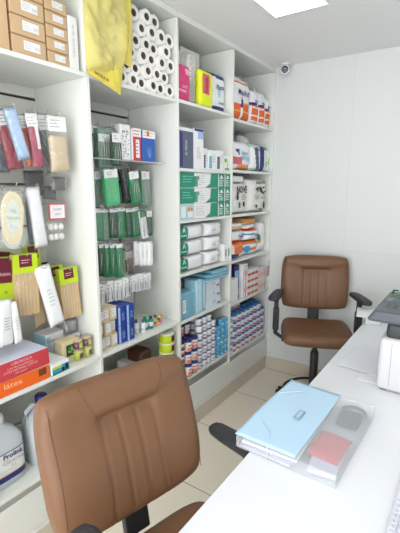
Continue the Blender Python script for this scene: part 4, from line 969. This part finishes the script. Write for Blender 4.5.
# ================================================================== desk
DX, ZD = -.535, .75
t = thing('desk', 'long white desk running along the right side of the room', 'desk', (0, 0, 0), 0)
finish('desk_top', BX(DX, .75, -.35, 2.72, ZD - .028, ZD, bev=.002, seg=2), deskM, t)
for y in (-.3, 2.66): finish('side_panel', BX(.12, .7, y, y + .025, 0, ZD - .029, bev=.001), lamM, t)
finish('modesty_panel', BX(.70, .72, -.3, 2.68, .0, ZD - .029, bev=.001), lamM, t)

# ---- document case
def case():
    t = thing('document_case', 'translucent plastic document case with pale blue flap lying over the desk edge', 'document case', (-.413, 1.283, ZD + .0005), R(-1.5))
    hx, hy, h = .166, .228, .042
    tp = mat('frosted_plastic', (.86, .9, .93), .28, alpha=.22); 
    bm = BX(-hx, hx, -hy, hy, 0, .0022, .001); finish('base_sheet', bm, tp, t)
    bm = bmesh.new()
    for a in ((-hx, -hx + .0018, -hy, hy), (hx - .0018, hx, -hy, hy), (-hx, hx, -hy, -hy + .0018), (-hx, hx, hy - .0018, hy)): box(bm, *a, .0022, h, .0006)
    finish('wall_sheet', bm, tp, t)
    bm = BX(-hx, hx, -hy, hy, h, h + .0018, .0008); finish('lid_sheet', bm, tp, t)
    # blue flap bulging a little over the left half
    bm = bmesh.new(); nx, ny = 20, 24; g = []
    def dz(i, j):
        s, q = i / nx, j / ny
        return .004 + .010 * sin(pi * min(1, q * 1.02)) * (1 - s) + .012 * max(0, q - .75) * 4 * (1 - s) * .5
    for lay in (0, 1):
        g.append([[bm.verts.new((-hx - .004 + (hx * 1.24 + .004) * i / nx, -hy - .002 + (2 * hy + .004) * j / ny, h + .0006 + dz(i, j) + .0016 * lay)) for j in range(ny + 1)] for i in range(nx + 1)])
    for lay in (0, 1):
        for i in range(nx):
            for j in range(ny):
                q = (g[lay][i][j], g[lay][i + 1][j], g[lay][i + 1][j + 1], g[lay][i][j + 1]); bm.faces.new(q if lay else q[::-1]).smooth = True
    for i in range(nx):
        bm.faces.new((g[0][i][0], g[0][i + 1][0], g[1][i + 1][0], g[1][i][0])); bm.faces.new((g[1][i][ny], g[1][i + 1][ny], g[0][i + 1][ny], g[0][i][ny]))
    for j in range(ny):
        bm.faces.new((g[1][0][j], g[1][0][j + 1], g[0][0][j + 1], g[0][0][j])); bm.faces.new((g[0][nx][j], g[0][nx][j + 1], g[1][nx][j + 1], g[1][nx][j]))
    finish('blue_flap', bm, mat('pale_blue_plastic', srgb(184, 216, 238), .35), t)
    for sy in (-1, 1):
        pass
    bm = bmesh.new(); tube(bm, [(-hx - .004, -hy * .35, h + .010), (-hx * .45, -hy * .72, h + .013), (-.05, -hy - .003, h + .006), (-.05, -hy - .003, .01)], .0016, 6)
    tube(bm, [(-hx - .004, hy * .35, h + .016), (-hx * .5, hy * .7, h + .016), (-.08, hy + .004, h + .01), (-.08, hy + .003, .01)], .0016, 6)
    finish('elastic_band', bm, mat('white_elastic', srgb(206, 222, 238), .5), t, True)
    bm = BX(-.012, .012, -.030, .030, h + .012, h + .0165, .004, 2); 
    c = finish('clasp', bm, mat('clasp_grey', srgb(150, 165, 178), .35), t, False, (-.035, -.01, 0)); bm = BX(-.006, .006, -.022, .022, h + .0163, h + .0172); finish('clasp_window', bm, lb1, c)
    return t
case()
# what lies inside the case
def inside(name, label, cat, loc, rz): return thing(name, label, cat, loc, rz)
for k in range(3):
    t = thing('document_stack', 'sheaf of papers inside the document case, %s' % ['lowest', 'middle', 'uppermost'][k], 'papers', (-.46, 1.275, ZD + .0035 + .0105 * k), R(-1.5 + k), 'papers inside the case')
    finish('sheets', BX(-.105, .070 + .006 * k, -.215, .205, 0, .0085, .0015), [mat('lilac_paper', srgb(196, 198, 222), .7), mat('lilac_paper2', srgb(160, 160, 190), .7), paper][k], t)
t = thing('red_cloth', 'folded red cloth seen through the document case', 'cloth', (-.318, 1.20, ZD + .006), R(-3))
bm = pillow(.105, .15, .03, 12, 12, None, 3, .001)
o = finish('folded_cloth', bm, mat('red_cloth', srgb(186, 30, 46), .8), t, True, (0, .075, .017), (pi / 2, 0, 0))
t = thing('cable_coil', 'grey cable and dark adapter seen through the document case', 'cable', (-.305, 1.42, ZD + .008), 0)
bm = bmesh.new(); tube(bm, [(.045 * cos(a * .35), .05 * sin(a * .35) + .03, .008 + .0004 * a) for a in range(30)], .0042, 8); finish('cable', bm, cm('grey'), t, True)
finish('adapter', BX(-.04, .035, -.06, .03, 0, .028, .006, 2), cm('dgrey'), t)
t = thing('paper_booklet', 'curled pale leaflet at the near end inside the document case', 'booklet', (-.30, 1.115, ZD + .004), R(8))
finish('leaflet', BX(-.05, .035, -.045, .05, 0, .018, .006, 2), mat('lilac_paper', (0, 0, 0)), t)

# ---- papers
t = thing('paper_sheets', 'loose white sheets lying on the desk in front of the printer', 'papers', (-.385, 1.975, ZD + .0032), R(-6))
finish('sheet', BX(-.10, .09, -.10, .20, 0, .003, .0008), mat('bluish_paper', srgb(230, 233, 240), .7), t)
t = thing('paper_sheets', 'thin white booklet sticking out beside the printer, under the loose sheets', 'booklet', (-.33, 1.90, ZD + .0006), R(4))
t.location = (-.337, 1.90, ZD + .0006)
o = finish('booklet', BX(-.05, .055, -.05, .03, 0, .002, .0006), paper, t); t.location.x = -.325; t.location.y = 1.79 + .05
# ---- printer
t = thing('printer', 'white printer with a dark grey scanner lid on the desk', 'printer', (-.287, 1.74, ZD), 0)
bm = bmesh.new(); box(bm, 0, .40, 0, .36, .004, .235, .02, 3); finish('body', bm, mat('printer_white', srgb(210, 211, 213), .35), t, True)
for p in ((.03, .03), (.37, .03), (.03, .33), (.37, .33)): finish('foot', BX(p[0] - .012, p[0] + .012, p[1] - .012, p[1] + .012, 0, .005), black, t)
finish('seam', BX(.05, .052, -.0006, .001, .03, .22), cm('steel'), t)
bm = bmesh.new(); box(bm, .02, .38, .02, .34, .225, .30, .02, 3); finish('output_bay', bm, mat('printer_dark', (.05, .055, .06), .45), t, True)
bm = bmesh.new(); box(bm, -.055, .42, .0, .41, .298, .345, .012, 3)
for v in bm.verts:
    if v.co.z > .32: v.co.x += .018 * (v.co.x < .1); v.co.y += .01 * (v.co.y < .1)
ld = finish('scanner_lid', bm, mat('printer_grey', srgb(84, 90, 98), .4), t)
bm = bmesh.new(); box(bm, .13, .40, .06, .40, .345, .368, .01, 3); finish('document_cover', bm, mat('printer_grey_light', srgb(132, 138, 146), .4), ld)
bm = bmesh.new(); box(bm, -.018, .05, .21, .27, .345, .3462); finish('display', bm, mat('display_grey', srgb(120, 128, 138), .2), ld)
for k in range(4): finish('button', (lambda b: (lathe(b, [(.007, .345), (.007, .3468)], 12), b)[1])(bmesh.new()), mat('button_grey', srgb(70, 76, 84), .4), ld, False, (.005 + .03 * (k % 2), .1 + .04 * (k // 2), 0))
# output tray / white box far end
t = thing('paper_tray', 'small white tray jutting over the far desk corner behind the printer', 'tray', (-.53, 2.60, ZD + .0005), R(12))
bm = bmesh.new(); box(bm, .01, .10, .0, .09, 0, .048, .002); finish('tray_body', bm, lamM, t); finish('tray_top', BX(-.045, .11, -.02, .20, .0482, .051, .001), paper, t)
# green thing on printer
t = thing('green_bow', 'lime green ribbon bow on the back of the printer', 'bow', (-.25, 2.03, ZD + .3457), R(20))
gm = mat('lime_ribbon', srgb(96, 214, 60), .4)
for s in (-1, 1):
    bm = bmesh.new(); pts = [(s * .004, 0, .014), (s * .02, .0, .034), (s * .042, 0, .036), (s * .046, 0, .018), (s * .024, 0, .008), (s * .004, 0, .012)]
    rings = [[bm.verts.new((p[0], d_, p[2])) for d_ in (-.016, .016)] for p in pts]
    for a, b in zip(rings, rings[1:]): bm.faces.new((a[0], a[1], b[1], b[0])).smooth = True
    bmesh.ops.solidify(bm, geom=bm.faces[:], thickness=.006); finish('loop', bm, gm, t, True)
bm = bmesh.new(); bmesh.ops.create_uvsphere(bm, u_segments=12, v_segments=8, radius=.018, matrix=Matrix.Translation((0, 0, .018))); finish('knot', bm, gm, t, True)
# ---- keyboard
t = thing('keyboard', 'white computer keyboard with pale keys at the near right of the desk', 'keyboard', (-.105, .79, ZD + .0005), 0)
finish('case', BX(0, .145, 0, .44, 0, .014, .004, 2), mat('keyboard_white', srgb(228, 230, 240), .4), t)
k0 = finish('key', BX(-.0082, .0082, -.0082, .0082, 0, .006, .0022, 2), mat('key_white', srgb(212, 215, 228), .45), t); first = True
glyph = ['7', '8', '9', '4', '5', '6', '1', '2', '3', '0', 'Q', 'W', 'E', 'R', 'T', 'Y']
for i in range(7):
    for j in range(22):
        loc = (.013 + .0198 * i, .012 + .0198 * j, .0142)
        if first: k0.location = loc; o = k0; first = False
        else: o = k0.copy(); COL.objects.link(o); o.location = loc
        o.parent = t
        if j > 8 and i < 3:
            text(o, glyph[(i * 5 + j) % 16], .007, (0, 0, .0062), inkM, 'key_legend', rot=(0, 0, -pi / 2))
        if i * 22 + j >= 98: break

# ================================================================== office chairs
def cushion(W, H, D, front=None, n=44, c=.12, pw=9, back=.6, mi=0):
    bm = bmesh.new(); F = []; B = []
    for j in range(n + 1):
        b = -cos(pi * j / n) * .35 + (2 * j / n - 1) * .65; rf = []; rb = []
        for i in range(n + 1):
            a = -cos(pi * i / n) * .35 + (2 * i / n - 1) * .65
            x = a * W / 2 * (1 - c * b ** 4); z = b * H / 2 * (1 - c * a ** 4)
            e = max(0, (1 - abs(a) ** pw) * (1 - abs(b) ** pw)) ** .42
            edge = i in (0, n) or j in (0, n)
            y = -D * (1 - back) * e - (front(x, z, e) if front else 0)
            off = front(x, z, 0) * 0 if front else 0
            v = bm.verts.new((x, y if not edge else 0, z)); rf.append(v)
            rb.append(v if edge else bm.verts.new((x, D * back * e, z)))
        F.append(rf); B.append(rb)
    for j in range(n):
        for i in range(n):
            bm.faces.new((F[j][i], F[j][i + 1], F[j + 1][i + 1], F[j + 1][i])).smooth = True
            q = (B[j][i], B[j + 1][i], B[j + 1][i + 1], B[j][i + 1])
            try: bm.faces.new(q).smooth = True
            except ValueError: pass
    return bm
def gs(x, m, s): return math.exp(-((x - m) / s) ** 2)
BW, BH, SEAT = .505, .415, .50
def back_front(x, z, e):
    d = .104 - z
    g = (1 / (1 + math.exp(max(-40, min(40, -d / .003))))) * math.exp(-max(0, d) / .035) / (1 + math.exp((abs(x) - .092) / .007))
    g -= .45 * gs(z, .128, .02) / (1 + math.exp((abs(x) - .11) / .02))
    low = .010 / (1 + math.exp((z - .095) / .008)) / (1 + math.exp((abs(x) - .088) / .007)) / (1 + math.exp(-(z + .19) / .02))
    seams = sum(gs(abs(x), m, .0035) for m in (.030, .0875)) * .004 * (1 if z < .09 else 0)
    return e * (-.020 * g + .0 * low - seams + .010 * gs(z, -.06, .1) - .006 * gs(x, 0, .12) * gs(z, -.05, .15) + .012 * gs(z, .165, .04))
def seat_front(x, z, e):
    return e * (.012 * (abs(x) / .25) ** 2 - .002 * gs(abs(x), .09, .004) * (abs(z) < .12) - .002 * gs(z, .10, .004) * (abs(x) < .09))
def seam_line(pts, yfn, r=.0011):
    bm = bmesh.new(); tube(bm, [(x, yfn(x, z) - .0004, z) for x, z in pts], r, 5); return bm
def chair(label, loc, yaw, zs, rec, ring, arms):
    t = thing('office_chair', label, 'office chair', loc, yaw + pi / 2)
    # seat (cushion built upright, laid flat: its front side faces up)
    sp_ = finish('seat', cushion(.49, .47, .085, seat_front, 40, .10, 9, .5), leather, t, True, (0, 0, zs - .045), (-pi / 2, 0, 0))
    def ys(x, z): return -.0425 - seat_front(x, z, 1)
    for x in (-.09, .09): finish('seam', seam_line([(x, -.12 + .02 * k) for k in range(13)], ys), seamM, sp_)
    finish('seam', seam_line([(-.09 + .015 * k, -.12 - .012 * sin(pi * k / 12)) for k in range(13)], ys), seamM, sp_)
    # backrest
    bz = zs + .06
    pv = (0, .245, bz)
    bk = finish('backrest', cushion(BW, BH, .085, back_front, 84, .085, 11, .45), leather, t, True, (0, .245 + sin(rec) * BH / 2, bz + cos(rec) * BH / 2), (-rec, 0, 0))
    def e_(x, z):
        a = x / (BW / 2); b = z / (BH / 2); return max(0, (1 - abs(a) ** 11) * (1 - abs(b) ** 11)) ** .42
    def yb(x, z): return -.085 * .55 * e_(x, z) - back_front(x, z, e_(x, z))
    for x in (-.0875, -.03, .03, .0875):
        finish('seam', seam_line([(x * (1 + .15 * (k / 14) ** 2), .082 - .018 * k) for k in range(15)], yb), seamM, bk)
    for s in (-1, 1):
        finish('seam', seam_line([(s * (.096 + .012 * sin(k / 10 * pi)) + s * .035 * (k / 10) ** 1.5, .104 + .0092 * k) for k in range(11)], yb), seamM, bk)
        finish('seam', seam_line([(s * (.226 - .006 * sin(pi * k / 20)), .175 - .0175 * k) for k in range(21)], yb), seamM, bk)
    # back bar
    bm = bmesh.new(); box(bm, -.042, .042, -.014, .014, -.05, .16, .008, 2); finish('back_bar', bm, black, t, False, (0, .262, zs + .02), (-rec * .8, 0, 0))
    bm = bmesh.new(); box(bm, -.035, .035, .02, .268, -.012, .012, .006, 2); o = finish('back_bracket', bm, black, t, False, (0, 0, zs - .10))
    bm = bmesh.new(); tube(bm, [(0, .268, zs - .10), (0, .285, zs - .08), (0, .285, zs - .02), (0, .27, zs + .03)], .018, 8); finish('back_stem', bm, black, t, True)
    bm = bmesh.new(); box(bm, -.10, .10, -.11, .11, zs - .115, zs - .085, .01, 2); finish('seat_plate', bm, black, t)
    bm = bmesh.new(); tube(bm, [(-.09, -.04, zs - .10), (-.2, -.05, zs - .105), (-.24, -.05, zs - .10)], [.006, .006, .011], 8); finish('lever', bm, black, t, True)
    for s, (ax, ay, az) in zip((-1, 1), arms):      # lateral reach, fore-aft shift and pad height of each arm
        bm = bmesh.new(); x = s * ax; top = zs + az - .012; pad_y = ay; ay = ay - (.07 if az < .2 else 0) + (.075 if ay < 0 else 0)
        box(bm, x - .016, x + .016, ay - .01, ay + .035, min(zs + .02, top - .06), top, .006, 2)
        box(bm, x - .022, x + .022, ay - .02, ay + .045, zs - .04, zs + (.12 if az > .2 else .02), .008, 2)
        tube(bm, [(x, ay + .012, zs), (x, ay + .012, zs - .07), (x - s * .05, ay * .6 + .012, zs - .105), (s * .08, .012, zs - .105)], [.016, .016, .014, .012], 8)
        a = finish('armrest', bm, black, t)
        pb = bmesh.new(); rings = []
        prof = [(-.135, .3), (-.13, .65), (-.11, .9), (-.05, 1), (.05, .98), (.11, .85), (.13, .6), (.136, .25)]
        for (y, sc) in prof:
            rings.append([pb.verts.new((.041 * sc * math.copysign(abs(cos(q)) ** .7, cos(q)), y, .018 * (sc ** .5) * math.copysign(abs(sin(q)) ** .7, sin(q)) - .07 * (y * y) * (1 if y < 0 else .5))) for q in [2 * pi * k / 16 for k in range(16)]])
        for r1, r2 in zip(rings, rings[1:]):
            for k in range(16): pb.faces.new((r1[k], r1[(k + 1) % 16], r2[(k + 1) % 16], r2[k])).smooth = True
        pb.faces.new(rings[0]); pb.faces.new(rings[-1][::-1]); bmesh.ops.recalc_face_normals(pb, faces=pb.faces)
        finish('arm_pad', pb, blackS, a, False, (x, pad_y, zs + az), (0, 0, s * R(12) if ring else 0))
    bm = bmesh.new(); lathe(bm, [(.018, .28), (.018, zs - .1)], 20); lathe(bm, [(.026, .1), (.03, .11), (.03, zs - .20), (.022, zs - .18)], 20); finish('gas_column', bm, black, t, True)
    if ring:
        bm = bmesh.new(); n = 40; rr = .215; zr = .12
        pts = [(rr * cos(2 * pi * k / n), rr * sin(2 * pi * k / n), zr) for k in range(n)] ; vr = []
        for k, p in enumerate(pts):
            d = Vector((cos(2 * pi * k / n), sin(2 * pi * k / n), 0)); vr.append([bm.verts.new(Vector(p) + d * (.010 * cos(2 * pi * q / 8)) + Vector((0, 0, .010 * sin(2 * pi * q / 8)))) for q in range(8)])
        for k in range(n):
            for q in range(8): bm.faces.new((vr[k][q], vr[(k + 1) % n][q], vr[(k + 1) % n][(q + 1) % 8], vr[k][(q + 1) % 8])).smooth = True
        bmesh.ops.recalc_face_normals(bm, faces=bm.faces)
        for k in range(3):
            a = 2 * pi * k / 3 + .5; tube(bm, [(.03 * cos(a), .03 * sin(a), zr + .015), (rr * cos(a), rr * sin(a), zr)], .008, 8)
        lathe(bm, [(.034, zr - .005), (.034, zr + .045)], 18)
        finish('foot_ring', bm, black, t)
    bm = bmesh.new(); lathe(bm, [(.04, .07), (.045, .075), (.04, .125), (.03, .13)], 20); finish('base_hub', bm, black, t, True)
    for k in range(5):
        a = 2 * pi * k / 5 + .19; bm = bmesh.new()
        tube(bm, [(.03 * cos(a), .03 * sin(a), .10), (.16 * cos(a), .16 * sin(a), .085), (.27 * cos(a), .27 * sin(a), .068)], [.022, .018, .014], 8)
        l = finish('base_leg', bm, black, t, True)
        bm = bmesh.new(); lathe(bm, [(.022, -.02), (.0255, -.017), (.0255, .017), (.022, .02)], 16, cx=0, axis='x'); tube(bm, [(0, 0, .0), (0, 0, .04)], .006, 6)
        finish('caster', bm, black, l, False, (.27 * cos(a), .27 * sin(a), .0258), (0, 0, a + .6))
    return t
chair('tan leatherette office chair in the foreground, backrest before the shelves', (-.504, .690, 0), R(-13.6), .607, R(15.5), False, ((.25, -.04, .25), (.41, .22, .098)))
chair('tan leatherette office chair against the back wall, facing the desk aisle', (-.874, 2.731, 0), R(-66), .625, R(8), True, ((.285, .0, .222), (.285, .0, .222)))
# wall socket behind the far chair
t = thing('wall_socket', 'small white wall socket low behind the far office chair', 'wall socket', (-.77, YB - .0005, .80), 0)
finish('cover_plate', BX(-.035, .035, -.008, 0, -.055, .055, .003, 2), whiteP, t); finish('socket_face', BX(-.02, .02, -.0105, -.0078, -.02, .02, .002), cm('label'), t)
for o in list(bpy.data.objects):
    for k in ('w', 'h'):
        if k in o.keys(): del o[k]
